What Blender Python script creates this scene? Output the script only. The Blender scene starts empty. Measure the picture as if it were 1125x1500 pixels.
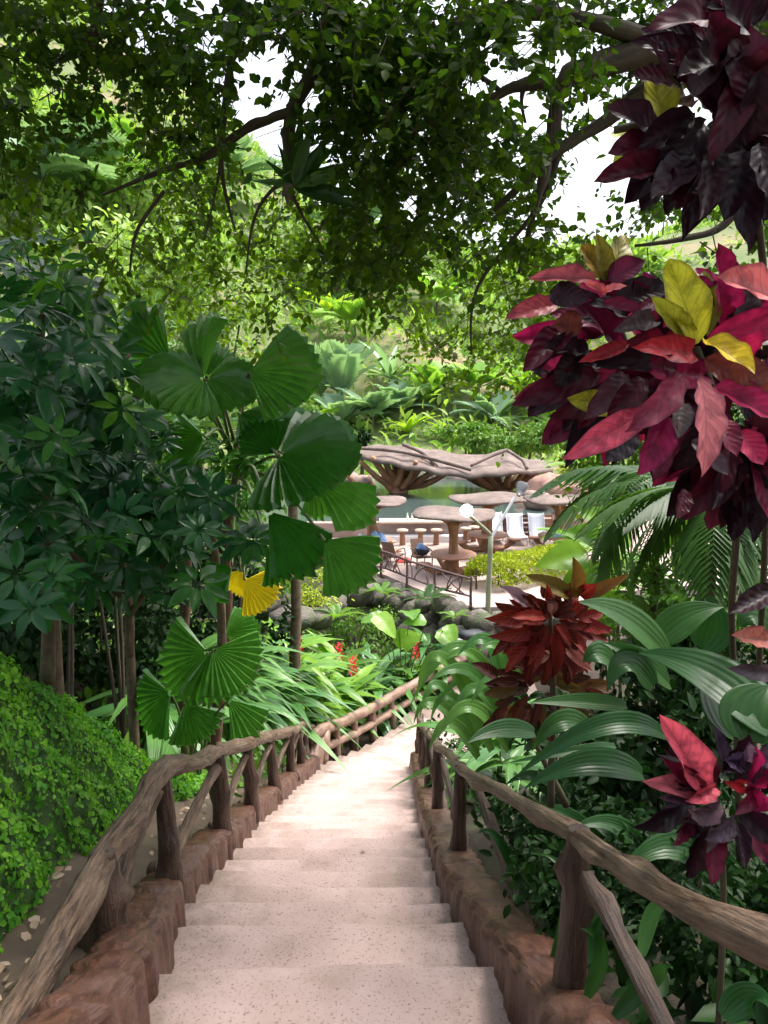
import bpy, math, random
import numpy as np
from mathutils import Vector, Matrix, noise as mnoise

random.seed(7); rng = np.random.default_rng(7)
R = math.radians
SC = bpy.context.scene
COL = SC.collection

# ------------------------------------------------------------------ camera, world, sun, exposure
PITCH = R(9.5); FPX = 1130.0; CAMZ = 10.0
cam_d = bpy.data.cameras.new('camera'); cam = bpy.data.objects.new('camera', cam_d); COL.objects.link(cam)
cam.location = (0, 0, CAMZ); cam.rotation_euler = (R(90) - PITCH, 0, 0)
cam_d.sensor_fit = 'VERTICAL'; cam_d.sensor_height = 36.0; cam_d.lens = FPX / 1500 * 36.0
cam_d.clip_start = 0.05; cam_d.clip_end = 2000
SC.camera = cam

world = bpy.data.worlds.new('World'); SC.world = world; world.use_nodes = True
wn = world.node_tree; wn.nodes.clear()
SUN_EL, SUN_AZ = R(64), R(62)          # azimuth from +Y, clockwise positive
sky = wn.nodes.new('ShaderNodeTexSky'); sky.sky_type = 'NISHITA'; sky.sun_disc = False
sky.sun_elevation = SUN_EL; sky.sun_rotation = SUN_AZ; sky.dust_density = 6.0; sky.air_density = 1.2
hs = wn.nodes.new('ShaderNodeHueSaturation'); hs.inputs['Saturation'].default_value = 0.45
bg = wn.nodes.new('ShaderNodeBackground'); bg.inputs['Strength'].default_value = 0.148
wo = wn.nodes.new('ShaderNodeOutputWorld')
wn.links.new(sky.outputs[0], hs.inputs['Color']); wn.links.new(hs.outputs[0], bg.inputs[0]); wn.links.new(bg.outputs[0], wo.inputs[0])

sun_d = bpy.data.lights.new('sun', 'SUN'); sun_d.energy = 1.5; sun_d.angle = R(20); sun_d.color = (1.0, 0.95, 0.87)
sun = bpy.data.objects.new('sun', sun_d); COL.objects.link(sun)
sd = Vector((math.sin(SUN_AZ) * math.cos(SUN_EL), math.cos(SUN_AZ) * math.cos(SUN_EL), math.sin(SUN_EL)))
sun.rotation_euler = sd.to_track_quat('Z', 'Y').to_euler(); sun.location = (0, 0, 60)

vs = SC.view_settings; vs.view_transform = 'Standard'; vs.look = 'None'; vs.gamma = 1.0; vs.use_curve_mapping = False
vs.exposure = 1.6
SC.cycles.use_denoising = True
SC.cycles.max_bounces = 6; SC.cycles.diffuse_bounces = 3; SC.cycles.glossy_bounces = 2
SC.cycles.transmission_bounces = 4; SC.cycles.transparent_max_bounces = 4
SC.cycles.use_adaptive_sampling = True; SC.cycles.adaptive_threshold = 0.02

# ------------------------------------------------------------------ helpers
CP, SP = math.cos(PITCH), math.sin(PITCH)
def P(px, py, Y):
    """Place in the world that lies Y metres ahead, on the sight line through pixel (px, py) of the photograph."""
    x = (px - 562.5) / FPX; d = (py - 750) / FPX
    ry = CP - d * SP
    t = Y / ry
    return Vector((x * t, Y, CAMZ + t * (-SP - d * CP)))
def U(a, b): return random.uniform(a, b)
WM = {}
def setw(o, W, parent):
    WM[o] = W.copy()
    if parent is not None:
        o.parent = parent
        o.matrix_basis = WM[parent].inverted() @ W
    else:
        o.matrix_basis = W
def tag(o, label=None, cat=None, group=None, kind=None):
    if label: o['label'] = label
    if cat: o['category'] = cat
    if group: o['group'] = group
    if kind: o['kind'] = kind
    return o
def thing(name, label, cat, loc, group=None):
    o = bpy.data.objects.new(name, None); COL.objects.link(o); o.empty_display_size = .2
    setw(o, Matrix.Translation(Vector(loc)), None)
    return tag(o, label, cat, group)
def add(name, me, parent=None, W=None, color=None):
    o = bpy.data.objects.new(name, me); COL.objects.link(o)
    setw(o, W if W is not None else Matrix(), parent)
    if color is not None: o.color = (*color, 1)
    return o
def frame(loc, ydir, zhint, sx=1, sy=1, sz=1):
    y = Vector(ydir).normalized(); z = Vector(zhint)
    x = y.cross(z)
    if x.length < 1e-4: x = y.cross(Vector((.3, .5, .8)))
    x.normalize(); z = x.cross(y)
    m = Matrix(((x.x * sx, y.x * sy, z.x * sz, loc[0]), (x.y * sx, y.y * sy, z.y * sz, loc[1]), (x.z * sx, y.z * sy, z.z * sz, loc[2]), (0, 0, 0, 1)))
    return m
def mesh(name, V, F, UV=None, mat=None, smooth=True, T=None):
    me = bpy.data.meshes.new(name)
    me.from_pydata([tuple(v) for v in V], [], F)
    if UV is not None:
        uvl = me.uv_layers.new(name='UVMap')
        li = np.empty(len(me.loops), dtype=np.int32); me.loops.foreach_get('vertex_index', li)
        uvl.data.foreach_set('uv', np.asarray(UV, dtype=np.float32)[li].ravel())
    if T is not None:
        a = me.attributes.new('tint', 'FLOAT', 'POINT'); a.data.foreach_set('value', np.asarray(T, dtype=np.float32))
    if smooth: me.polygons.foreach_set('use_smooth', [True] * len(me.polygons))
    if mat: me.materials.append(mat)
    me.update()
    return me
def catmull(pts, sub):
    pts = [Vector(p) for p in pts]
    if len(pts) < 3: 
        return [pts[0].lerp(pts[1], i / sub) for i in range(sub + 1)]
    out = []
    for i in range(len(pts) - 1):
        p0 = pts[max(i - 1, 0)]; p1 = pts[i]; p2 = pts[i + 1]; p3 = pts[min(i + 2, len(pts) - 1)]
        for k in range(sub):
            t = k / sub
            out.append(.5 * ((2 * p1) + (p2 - p0) * t + (2 * p0 - 5 * p1 + 4 * p2 - p3) * t * t + (3 * p1 - p0 - 3 * p2 + p3) * t ** 3))
    out.append(pts[-1]); return out
class MB:
    def __init__(s): s.V = []; s.F = []; s.UV = []; s.T = []
    def put(s, V, F, UV=None, t=0.5):
        o = len(s.V); s.V += [tuple(v) for v in V]; s.F += [[i + o for i in f] for f in F]
        s.UV += UV if UV is not None else [(0.5, 0.5)] * len(V); s.T += [t] * len(V)
        return s
    def tube(s, pts, rad, n=8, amp=0.0, sub=4, cap=True, knots=0, t=.5, lump=0.0):
        c = catmull(pts, sub) if sub > 1 else [Vector(p) for p in pts]
        m = len(c)
        if not isinstance(rad, (list, tuple)): rad = [rad, rad]
        rs = np.interp(np.linspace(0, 1, m), np.linspace(0, 1, len(rad)), rad)
        ridge = [random.gauss(0, 1) for _ in range(n)]
        kn = [(U(.05, .95), random.randrange(n), U(.5, 1.1)) for _ in range(knots)]
        V = []; UV = []; F = []
        tan = (c[1] - c[0]).normalized(); ref = Vector((0, 0, -1)) if abs(tan.z) < .9 else Vector((0, 1, 0))
        L = 0; ph = U(0, 6)
        for i, p in enumerate(c):
            if 0 < i < m - 1: tan = (c[i + 1] - c[i - 1]).normalized()
            elif i == m - 1: tan = (c[i] - c[i - 1]).normalized()
            a = tan.cross(ref)
            if a.length < 1e-4: a = tan.orthogonal()
            a.normalize(); b = a.cross(tan).normalized(); ref = b
            if i: L += (c[i] - c[i - 1]).length
            ridge = [r * .72 + random.gauss(0, .69) for r in ridge]
            lf = 1 + lump * math.sin(L * 9 + ph)
            for k in range(n + 1):
                kk = k % n
                r = rs[i] * lf * (1 + amp * ridge[kk])
                for (kt, kk0, ks) in kn:
                    dl = (i / (m - 1) - kt) * m / 1.5; da = min((kk - kk0) % n, (kk0 - kk) % n)
                    r += rs[i] * ks * math.exp(-dl * dl - da * da)
                th = 2 * math.pi * k / n
                V.append(p + (b * math.cos(th) + a * math.sin(th)) * r); UV.append((k / n, L))
        w = n + 1
        for i in range(m - 1):
            for k in range(n): F.append([i * w + k, i * w + k + 1, (i + 1) * w + k + 1, (i + 1) * w + k])
        if cap:
            for e, i in ((0, 0), (1, m - 1)):
                q = len(V); V.append(c[i] + (tan if e else (c[0] - c[1]).normalized()) * rs[i] * .25); UV.append((.5, L if e else 0))
                for k in range(n): F.append([i * w + k, i * w + k + 1, q] if e else [i * w + k + 1, i * w + k, q])
        return s.put(V, F, UV, t)
    def box(s, c, d, rz=0, rx=0):
        m = Matrix.Translation(Vector(c)) @ Matrix.Rotation(rz, 4, 'Z') @ Matrix.Rotation(rx, 4, 'X')
        h = [x / 2 for x in d]; b = min(h) * .25
        V = []
        for sz in (-1, 1):
            for sx, sy in ((-1, -1), (1, -1), (1, 1), (-1, 1)):
                V.append(m @ Vector((sx * h[0], sy * h[1], sz * h[2])))
        return s.put(V, [[3, 2, 1, 0], [4, 5, 6, 7], [0, 1, 5, 4], [1, 2, 6, 5], [2, 3, 7, 6], [3, 0, 4, 7]])
    def disc(s, c, r, th, n=20, wob=.0, dome=0.0, rings=3, sag=0):
        """thick, slightly uneven round slab"""
        c = Vector(c); V = []; F = []; ph = [U(0, 6) for _ in range(3)]
        def rr(a): return r * (1 + wob * (math.sin(2 * a + ph[0]) + .6 * math.sin(3 * a + ph[1]) + .4 * math.sin(5 * a + ph[2])))
        prof = [(i / rings, dome * (1 - (i / rings) ** 2) + th / 2) for i in range(1, rings + 1)] + [(1.02, 0)] + [(1.0, -th / 2), (.5, -th / 2)]
        V.append(c + Vector((0, 0, dome + th / 2)))
        for (f, z) in prof:
            for k in range(n):
                a = 2 * math.pi * k / n; q = rr(a) * f
                V.append(c + Vector((math.cos(a) * q, math.sin(a) * q, z + sag * math.sin(3 * a + ph[1]) * f)))
        for k in range(n): F.append([0, 1 + k, 1 + (k + 1) % n])
        for i in range(len(prof) - 1):
            for k in range(n):
                a = 1 + i * n + k; b = 1 + i * n + (k + 1) % n
                F.append([a, a + n, b + n, b])
        F.append([1 + (len(prof) - 1) * n + k for k in range(n)][::-1])
        return s.put(V, F, [(v.x, v.y) for v in V])
    def build(s, name, mat, parent=None, smooth=True, tint=False, color=None, local=False):
        # vertices are in world space; shift the origin to the parent's place
        W = WM[parent] if parent is not None else Matrix()
        V = s.V
        if parent is not None:
            iv = W.inverted(); V = [iv @ Vector(v) for v in V]
        me = mesh(name, V, s.F, s.UV, mat, smooth, s.T if tint else None)
        return add(name, me, parent, W, color)
def cloud(name, tmpl, pos, X, Y, Z, tint, mat, parent=None):
    tv, tf, tuv = tmpl; tv = np.asarray(tv, float); k = len(tv); n = len(pos)
    off = np.array(WM[parent].translation) if parent is not None else np.zeros(3)
    V = (pos - off)[:, None, :] + tv[None, :, 0, None] * X[:, None, :] + tv[None, :, 1, None] * Y[:, None, :] + tv[None, :, 2, None] * Z[:, None, :]
    V = V.reshape(-1, 3)
    sizes = np.array([len(f) for f in tf]); flat = np.concatenate([np.array(f) for f in tf])
    loops = (flat[None, :] + (np.arange(n) * k)[:, None]).ravel()
    tot = np.tile(sizes, n); start = np.concatenate([[0], np.cumsum(tot)[:-1]])
    me = bpy.data.meshes.new(name); me.vertices.add(len(V)); me.vertices.foreach_set('co', V.astype(np.float32).ravel())
    me.loops.add(len(loops)); me.loops.foreach_set('vertex_index', loops.astype(np.int32))
    me.polygons.add(len(tot)); me.polygons.foreach_set('loop_start', start.astype(np.int32)); me.polygons.foreach_set('loop_total', tot.astype(np.int32))
    me.polygons.foreach_set('use_smooth', np.ones(len(tot), dtype=bool))
    me.update(calc_edges=True)
    uvl = me.uv_layers.new(name='UVMap'); uvl.data.foreach_set('uv', np.tile(np.asarray(tuv, np.float32)[flat], (n, 1)).ravel())
    a = me.attributes.new('tint', 'FLOAT', 'POINT'); a.data.foreach_set('value', np.repeat(np.asarray(tint, np.float32), k))
    me.materials.append(mat); me.validate()
    return add(name, me, parent, WM[parent] if parent is not None else None)
def axes(Yd, Zh):
    """unit side/along/normal axes for arrays of leaf directions and normal hints"""
    Yd = Yd / np.linalg.norm(Yd, axis=1, keepdims=True)
    X = np.cross(Yd, Zh); X /= (np.linalg.norm(X, axis=1, keepdims=True) + 1e-9); Z = np.cross(X, Yd)
    return X, Yd, Z
LEAF8 = ([(0, 0, 0), (-.40, .28, .07), (0, .3, -.02), (.40, .28, .07), (-.36, .66, .04), (0, .66, -.04), (.36, .66, .04), (0, 1, -.12)],
         [[0, 2, 1], [0, 3, 2], [1, 2, 5, 4], [2, 3, 6, 5], [4, 5, 7], [5, 6, 7]],
         [(.5, 0), (.1, .28), (.5, .3), (.9, .28), (.12, .66), (.5, .66), (.88, .66), (.5, 1)])

# ------------------------------------------------------------------ materials
def nt(name):
    m = bpy.data.materials.new(name); m.use_nodes = True; t = m.node_tree; t.nodes.clear()
    return m, t, t.nodes.new('ShaderNodeOutputMaterial')
def N(t, typ, **kw):
    n = t.nodes.new(typ)
    for k, v in kw.items():
        if k[0] == 'i': n.inputs[int(k[1:])].default_value = v
        else: setattr(n, k, v)
    return n
def math_(t, op, a, b=None):
    n = t.nodes.new('ShaderNodeMath'); n.operation = op
    for i, v in enumerate((a, b)):
        if v is None: continue
        if isinstance(v, (int, float)): n.inputs[i].default_value = v
        else: t.links.new(v, n.inputs[i])
    return n.outputs[0]
def mixc(t, f, a, b, mode='MIX'):
    n = t.nodes.new('ShaderNodeMix'); n.data_type = 'RGBA'; n.blend_type = mode
    for s, v in ((n.inputs[0], f), (n.inputs[6], a), (n.inputs[7], b)):
        if isinstance(v, (int, float)): s.default_value = v
        elif isinstance(v, tuple): s.default_value = (*v, 1) if len(v) == 3 else v
        else: t.links.new(v, s)
    return n.outputs[2]
def ramp(t, f, lo, hi):
    n = t.nodes.new('ShaderNodeMapRange'); n.inputs[1].default_value = lo; n.inputs[2].default_value = hi; n.clamp = True
    t.links.new(f, n.inputs[0]); return n.outputs[0]
def noise(t, vec, scale, detail=4, rough=.55):
    n = N(t, 'ShaderNodeTexNoise'); n.inputs['Scale'].default_value = scale; n.inputs['Detail'].default_value = detail; n.inputs['Roughness'].default_value = rough
    if vec is not None: t.links.new(vec, n.inputs['Vector'])
    return n.outputs['Fac']
def leafmat(name, c1, c2, src='obj', rough=.42, trans=.35, veins=0, vcol=None, vstr=.5, mottle=.35, tgain=1.6, mid=True, pleat=0, dark=None, mscale=9, spec=.4, bst=.35, mr=(.45, .72), edge=0):
    m, t, out = nt(name); L = t.links
    oi = N(t, 'ShaderNodeObjectInfo'); tc = N(t, 'ShaderNodeTexCoord'); geo = N(t, 'ShaderNodeNewGeometry')
    if src == 'tint':
        at = N(t, 'ShaderNodeAttribute'); at.attribute_name = 'tint'; f = at.outputs['Fac']
        base = mixc(t, f, c1, c2)
    elif src == 'color':
        base = oi.outputs['Color']
    else:
        base = mixc(t, oi.outputs['Random'], c1, c2)
    off = N(t, 'ShaderNodeVectorMath', operation='ADD'); L.new(geo.outputs['Position'], off.inputs[0])
    n1 = noise(t, off.outputs[0], mscale, 4)
    if src == 'color': dark = mixc(t, 1.0, base, (.20, .16, .26), 'MULTIPLY')
    base = mixc(t, math_(t, 'MULTIPLY', ramp(t, n1, *mr), mottle), base, dark if dark else (c1[0] * .35, c1[1] * .4, c1[2] * .35))
    uv = N(t, 'ShaderNodeUVMap'); sx = N(t, 'ShaderNodeSeparateXYZ'); L.new(uv.outputs[0], sx.inputs[0])
    au = math_(t, 'ABSOLUTE', math_(t, 'SUBTRACT', sx.outputs[0], .5))
    bump = None
    if edge: base = mixc(t, math_(t, 'MULTIPLY', ramp(t, math_(t, 'ADD', au, math_(t, 'MULTIPLY', n1, .12)), .44, .56), edge), base, dark)
    if veins:
        w = math_(t, 'SINE', math_(t, 'MULTIPLY', math_(t, 'SUBTRACT', sx.outputs[1], math_(t, 'MULTIPLY', au, .55)), veins * 6.283))
        vm = ramp(t, w, .80, .99)
        if mid: vm = math_(t, 'MAXIMUM', vm, math_(t, 'SUBTRACT', 1, ramp(t, au, .012, .04)))
        base = mixc(t, math_(t, 'MULTIPLY', vm, vstr), base, vcol); bump = w
    if pleat:
        w = math_(t, 'SINE', math_(t, 'MULTIPLY', sx.outputs[0], pleat * 6.283)); bump = w
        base = mixc(t, math_(t, 'MULTIPLY', ramp(t, w, .5, 1), .07), base, vcol or (.3, .4, .2))
    pr = N(t, 'ShaderNodeBsdfPrincipled'); L.new(base, pr.inputs['Base Color']); pr.inputs['Roughness'].default_value = rough
    pr.inputs['Specular IOR Level'].default_value = spec * .65
    if bump is not None:
        b = N(t, 'ShaderNodeBump'); b.inputs['Strength'].default_value = bst; b.inputs['Distance'].default_value = .01; L.new(bump, b.inputs['Height']); L.new(b.outputs[0], pr.inputs['Normal'])
    tr = N(t, 'ShaderNodeBsdfTranslucent'); L.new(mixc(t, 1.0, base, (tgain, tgain * 1.05, tgain * .5) if src != 'color' else (tgain, tgain, tgain), 'MULTIPLY'), tr.inputs[0])
    mx = N(t, 'ShaderNodeMixShader', i0=trans); L.new(pr.outputs[0], mx.inputs[1]); L.new(tr.outputs[0], mx.inputs[2]); L.new(mx.outputs[0], out.inputs[0])
    return m
def barkmat(name, c1, c2, c3, sv=(9, 2.2), rough=.5, bump=.6, fine=40, spec=.5, dist=.02):
    """faux or real wood: streaks run along the log (UV v is length in metres)"""
    m, t, out = nt(name); L = t.links
    uv = N(t, 'ShaderNodeUVMap'); mp = N(t, 'ShaderNodeMapping'); mp.inputs['Scale'].default_value = (sv[0], sv[1], 1); L.new(uv.outputs[0], mp.inputs[0])
    geo = N(t, 'ShaderNodeNewGeometry')
    a = noise(t, mp.outputs[0], 1.0, 6, .65); b = noise(t, geo.outputs['Position'], 3.0, 4); c = noise(t, geo.outputs['Position'], fine, 3)
    col = mixc(t, ramp(t, a, .40, .60), c1, c2); col = mixc(t, math_(t, 'MULTIPLY', ramp(t, b, .5, .75), .6), col, c3)
    h = math_(t, 'ADD', a, math_(t, 'MULTIPLY', c, .25))
    pr = N(t, 'ShaderNodeBsdfPrincipled'); L.new(col, pr.inputs['Base Color'])
    rr = N(t, 'ShaderNodeMapRange'); rr.inputs[3].default_value = rough - .15; rr.inputs[4].default_value = rough + .25; L.new(b, rr.inputs[0]); L.new(rr.outputs[0], pr.inputs['Roughness'])
    pr.inputs['Specular IOR Level'].default_value = spec
    bp = N(t, 'ShaderNodeBump'); bp.inputs['Strength'].default_value = bump; bp.inputs['Distance'].default_value = dist; L.new(h, bp.inputs['Height']); L.new(bp.outputs[0], pr.inputs['Normal'])
    L.new(pr.outputs[0], out.inputs[0]); return m
def solid(name, c1, c2=None, scale=6, rough=.7, bump=.3, speck=None, metal=0, dist=.01, spec=.4, fine=60, patch=None, pscale=.8, edge=None):
    m, t, out = nt(name); L = t.links
    geo = N(t, 'ShaderNodeNewGeometry'); pos = geo.outputs['Position']
    a = noise(t, pos, scale, 5, .6); f = noise(t, pos, fine, 3)
    col = mixc(t, ramp(t, a, .32, .68), c1, c2 or tuple(x * .75 for x in c1))
    if patch: col = mixc(t, math_(t, 'MULTIPLY', ramp(t, noise(t, pos, pscale, 5), .5, .68), .75), col, patch)
    if edge:     # dirt washed against the kerbs, and a darker back to each tread
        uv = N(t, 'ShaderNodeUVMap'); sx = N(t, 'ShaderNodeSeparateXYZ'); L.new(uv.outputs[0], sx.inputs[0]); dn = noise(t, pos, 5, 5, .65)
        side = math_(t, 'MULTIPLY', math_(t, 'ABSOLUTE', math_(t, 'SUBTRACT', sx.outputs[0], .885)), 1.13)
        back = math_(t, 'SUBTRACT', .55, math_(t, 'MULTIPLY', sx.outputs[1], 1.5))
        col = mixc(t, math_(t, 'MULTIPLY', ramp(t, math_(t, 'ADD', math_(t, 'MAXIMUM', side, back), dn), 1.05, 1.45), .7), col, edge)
    if speck:
        sp = noise(t, pos, 62, 2, .6); col = mixc(t, math_(t, 'MULTIPLY', ramp(t, sp, .58, .68), .65), col, speck)
        sp2 = noise(t, pos, 19, 3, .7); col = mixc(t, math_(t, 'MULTIPLY', ramp(t, sp2, .63, .72), .4), col, speck)
    pr = N(t, 'ShaderNodeBsdfPrincipled'); L.new(col, pr.inputs['Base Color']); pr.inputs['Roughness'].default_value = rough; pr.inputs['Metallic'].default_value = metal
    pr.inputs['Specular IOR Level'].default_value = spec
    bp = N(t, 'ShaderNodeBump'); bp.inputs['Strength'].default_value = bump; bp.inputs['Distance'].default_value = dist
    L.new(math_(t, 'ADD', a, math_(t, 'MULTIPLY', f, .5)), bp.inputs['Height']); L.new(bp.outputs[0], pr.inputs['Normal'])
    L.new(pr.outputs[0], out.inputs[0]); return m

M = {}
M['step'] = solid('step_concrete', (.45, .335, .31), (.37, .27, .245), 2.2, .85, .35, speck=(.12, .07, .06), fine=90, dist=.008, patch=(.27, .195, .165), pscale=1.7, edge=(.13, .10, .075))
M['kerb'] = barkmat('kerb_faux_wood', (.045, .017, .011), (.105, .045, .028), (.13, .072, .052), (7, 5), .38, 1.0)
M['rail'] = barkmat('rail_faux_wood', (.035, .018, .010), (.17, .105, .065), (.25, .18, .125), (22, 5.5), .42, 1.0, dist=.035)
M['post'] = barkmat('post_faux_wood', (.03, .016, .011), (.08, .045, .03), (.11, .07, .05), (16, 5), .46, 1.0, dist=.03)
M['rail_far'] = barkmat('far_rail_faux_wood', (.14, .08, .055), (.26, .165, .12), (.32, .22, .17), (6, 2), .5, .5)
M['gutter'] = solid('gutter_concrete', (.12, .085, .06), (.07, .05, .038), 3, .75, .5, patch=(.05, .06, .02))
M['soil'] = solid('soil', (.045, .03, .02), (.025, .02, .013), 2.5, .9, .8, patch=(.03, .045, .012), dist=.04, fine=25)
M['hillsoil'] = solid('hill_ground', (.13, .16, .06), (.09, .13, .04), .5, .9, .6, patch=(.3, .2, .13), dist=.1, fine=10, pscale=.12)
M['bank'] = solid('bank_soil', (.035, .085, .014), (.025, .05, .012), 6, .95, .8, dist=.03)
M['deck'] = solid('deck_concrete', (.42, .325, .295), (.35, .265, .235), 1.2, .75, .15, patch=(.36, .27, .235))
M['rock'] = solid('rock', (.19, .16, .14), (.09, .08, .07), 3.2, .85, 1.0, patch=(.06, .10, .03), dist=.08, fine=22, pscale=1.6)
M['redrock'] = solid('red_rock', (.40, .25, .20), (.27, .15, .12), 1.5, .85, .7, dist=.05)
M['pinkrock'] = solid('pink_rock', (.34, .25, .22), (.23, .165, .145), 1.2, .85, .7, dist=.05)
M['roof'] = solid('sculpted_roof', (.19, .14, .125), (.10, .075, .065), 2.4, .9, 1.0, patch=(.24, .185, .165), dist=.05, fine=14)
M['trunkc'] = barkmat('sculpted_trunk', (.22, .10, .05), (.34, .17, .09), (.42, .25, .15), (6, 1.5), .55, .5)
M['tabletop'] = solid('table_concrete', (.42, .22, .15), (.34, .17, .12), 3, .6, .2)
M['bar'] = solid('bar_wall', (.33, .25, .22), (.25, .19, .17), 2, .7, .3)
M['counter'] = solid('counter_top', (.58, .44, .34), (.5, .37, .28), 3, .5, .1)
M['white'] = solid('white_paint', (.78, .78, .80), (.72, .72, .75), 5, .5, .05)
M['whiteplastic'] = solid('white_plastic', (.76, .78, .84), (.70, .72, .8), 5, .4, .05)
M['twig'] = barkmat('twig_metal', (.07, .035, .04), (.13, .07, .07), (.16, .1, .1), (5, 3), .5, .4)
M['galv'] = solid('galvanised_pole', (.36, .37, .27), (.27, .29, .19), 3, .45, .1, metal=.3)
M['wood'] = barkmat('bark', (.035, .025, .016), (.09, .065, .04), (.10, .10, .05), (6, 2), .8, .8)
M['trunkg'] = barkmat('palm_trunk', (.07, .05, .03), (.14, .10, .06), (.09, .10, .035), (4, 8), .75, .7)
M['trunkr'] = barkmat('red_brown_trunk', (.06, .025, .016), (.11, .05, .03), (.13, .08, .05), (4, 6), .7, .7)
M['stem'] = solid('green_stem', (.10, .14, .04), (.07, .09, .03), 8, .55, .2)
M['stemb'] = solid('brown_stem', (.07, .06, .03), (.04, .035, .02), 8, .7, .4)
M['wicker'] = solid('wicker', (.20, .12, .09), (.12, .07, .05), 30, .6, .6)
M['darkfab'] = solid('dark_fabric', (.03, .035, .05), (.02, .022, .03), 8, .6, .2)
M['blue'] = solid('blue_cloth', (.06, .20, .55), (.35, .45, .62), 9, .8, .4)
M['redcloth'] = solid('red_cloth', (.5, .06, .05), (.4, .05, .05), 9, .8, .4)
M['grey'] = solid('lamp_grey', (.26, .26, .27), (.2, .2, .21), 5, .4, .05, metal=.2)
M['redflower'] = leafmat('red_bract', (.65, .012, .02), (.5, .01, .03), rough=.4, trans=.25, mottle=.1, tgain=1.0)
# foliage
M['canopy'] = leafmat('canopy_leaf', (.013, .040, .005), (.075, .130, .005), 'tint', .45, .46, mottle=.25, tgain=2.2, spec=.2)
M['canopyobj'] = leafmat('canopy_leaf_near', (.011, .036, .006), (.045, .088, .006), 'obj', .42, .46, mottle=.25, tgain=2.0, veins=6, vcol=(.1, .14, .03), vstr=.3, spec=.2)
M['scheff'] = leafmat('umbrella_leaf', (.009, .065, .020), (.028, .12, .018), 'obj', .28, .28, veins=0, mottle=.4, spec=.5)
M['scheffy'] = leafmat('young_umbrella_leaf', (.024, .11, .010), (.07, .19, .012), 'obj', .36, .35, mottle=.3, spec=.25)
M['fan'] = leafmat('fan_leaf', (.020, .12, .012), (.09, .25, .04), 'obj', .24, .45, mottle=.3, pleat=0, spec=1.0)  # lighter end of the range stands in for silver sheen
M['fany'] = leafmat('yellow_fan_leaf', (.62, .50, .02), (.6, .5, .03), 'obj', .45, .5, mottle=.15, dark=(.35, .3, .03), tgain=1.3)
M['strap'] = leafmat('strap_leaf', (.010, .050, .012), (.028, .09, .014), 'obj', .34, .28, bst=.12, mottle=.35, pleat=7, vcol=(.10, .18, .06))
M['ginger'] = leafmat('ginger_leaf', (.09, .22, .028), (.20, .36, .035), 'obj', .30, .34, mottle=.2, veins=0, spec=.5)
M['ginger2'] = leafmat('palm_grass_leaf', (.05, .155, .04), (.11, .25, .05), 'obj', .28, .28, bst=.15, mottle=.2, pleat=5, vcol=(.2, .3, .12), spec=.55)
M['croton'] = leafmat('croton_leaf', (.1, .03, .04), (.1, .03, .04), 'color', .42, .28, bst=.12, veins=7, vcol=(.03, .008, .012), vstr=.25, mottle=.55, dark=(.020, .004, .010), tgain=1.1, mscale=21, spec=.4, mr=(.47, .62), edge=.6)
M['crotonv'] = leafmat('veined_croton_leaf', (.1, .03, .04), (.1, .03, .04), 'color', .48, .2, bst=.12, spec=.25, veins=8, vcol=(.26, .12, .02), vstr=.4, mottle=.3, dark=(.05, .008, .01), tgain=1.1)
M['ivy'] = leafmat('ground_cover_leaf', (.055, .22, .018), (.20, .44, .025), 'tint', .5, .38, mottle=.2)
M['litter'] = leafmat('dead_leaf', (.30, .20, .12), (.45, .36, .28), 'tint', .8, .1, mottle=.3, dark=(.1, .06, .04))
M['bush'] = leafmat('shrub_leaf', (.05, .14, .02), (.14, .26, .03), 'tint', .45, .32, mottle=.2)
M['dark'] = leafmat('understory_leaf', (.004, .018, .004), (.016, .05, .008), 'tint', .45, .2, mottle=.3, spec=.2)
M['hedge'] = leafmat('hedge_leaf', (.17, .24, .015), (.38, .44, .03), 'tint', .5, .3, mottle=.15)
M['hill'] = leafmat('hill_leaf', (.13, .27, .05), (.34, .46, .11), 'tint', .5, .35, mottle=.15)  # hill foliage lightened, so distance haze is put into the colour
M['hillblue'] = leafmat('blue_green_frond', (.19, .31, .20), (.30, .43, .29), 'obj', .45, .3, mottle=.15)
M['hillgreen'] = leafmat('light_green_frond', (.17, .34, .06), (.30, .47, .08), 'obj', .45, .3, mottle=.15)
M['hillyel'] = leafmat('yellow_green_frond', (.25, .42, .03), (.36, .5, .05), 'obj', .45, .35, mottle=.15)
M['frond'] = leafmat('palm_frond', (.03, .085, .02), (.07, .15, .03), 'obj', .38, .3, mottle=.2)
M['frondl'] = leafmat('light_palm_frond', (.09, .22, .03), (.18, .32, .04), 'obj', .4, .35, mottle=.2)
mw, tw, ow = nt('pool_water'); pw = N(tw, 'ShaderNodeBsdfPrincipled'); pw.inputs['Base Color'].default_value = (.05, .075, .07, 1); pw.inputs['Roughness'].default_value = .12
_g = N(tw, 'ShaderNodeNewGeometry'); _b = N(tw, 'ShaderNodeBump'); _b.inputs['Strength'].default_value = .25; _b.inputs['Distance'].default_value = .05
tw.links.new(noise(tw, _g.outputs['Position'], 3.5, 3), _b.inputs['Height']); tw.links.new(_b.outputs[0], pw.inputs['Normal']); tw.links.new(pw.outputs[0], ow.inputs[0]); M['water'] = mw
ml, tl, ol = nt('lamp_glow'); el = N(tl, 'ShaderNodeEmission'); el.inputs[0].default_value = (1, .93, .78, 1); el.inputs[1].default_value = 40; tl.links.new(el.outputs[0], ol.inputs[0]); M['glow'] = ml

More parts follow.
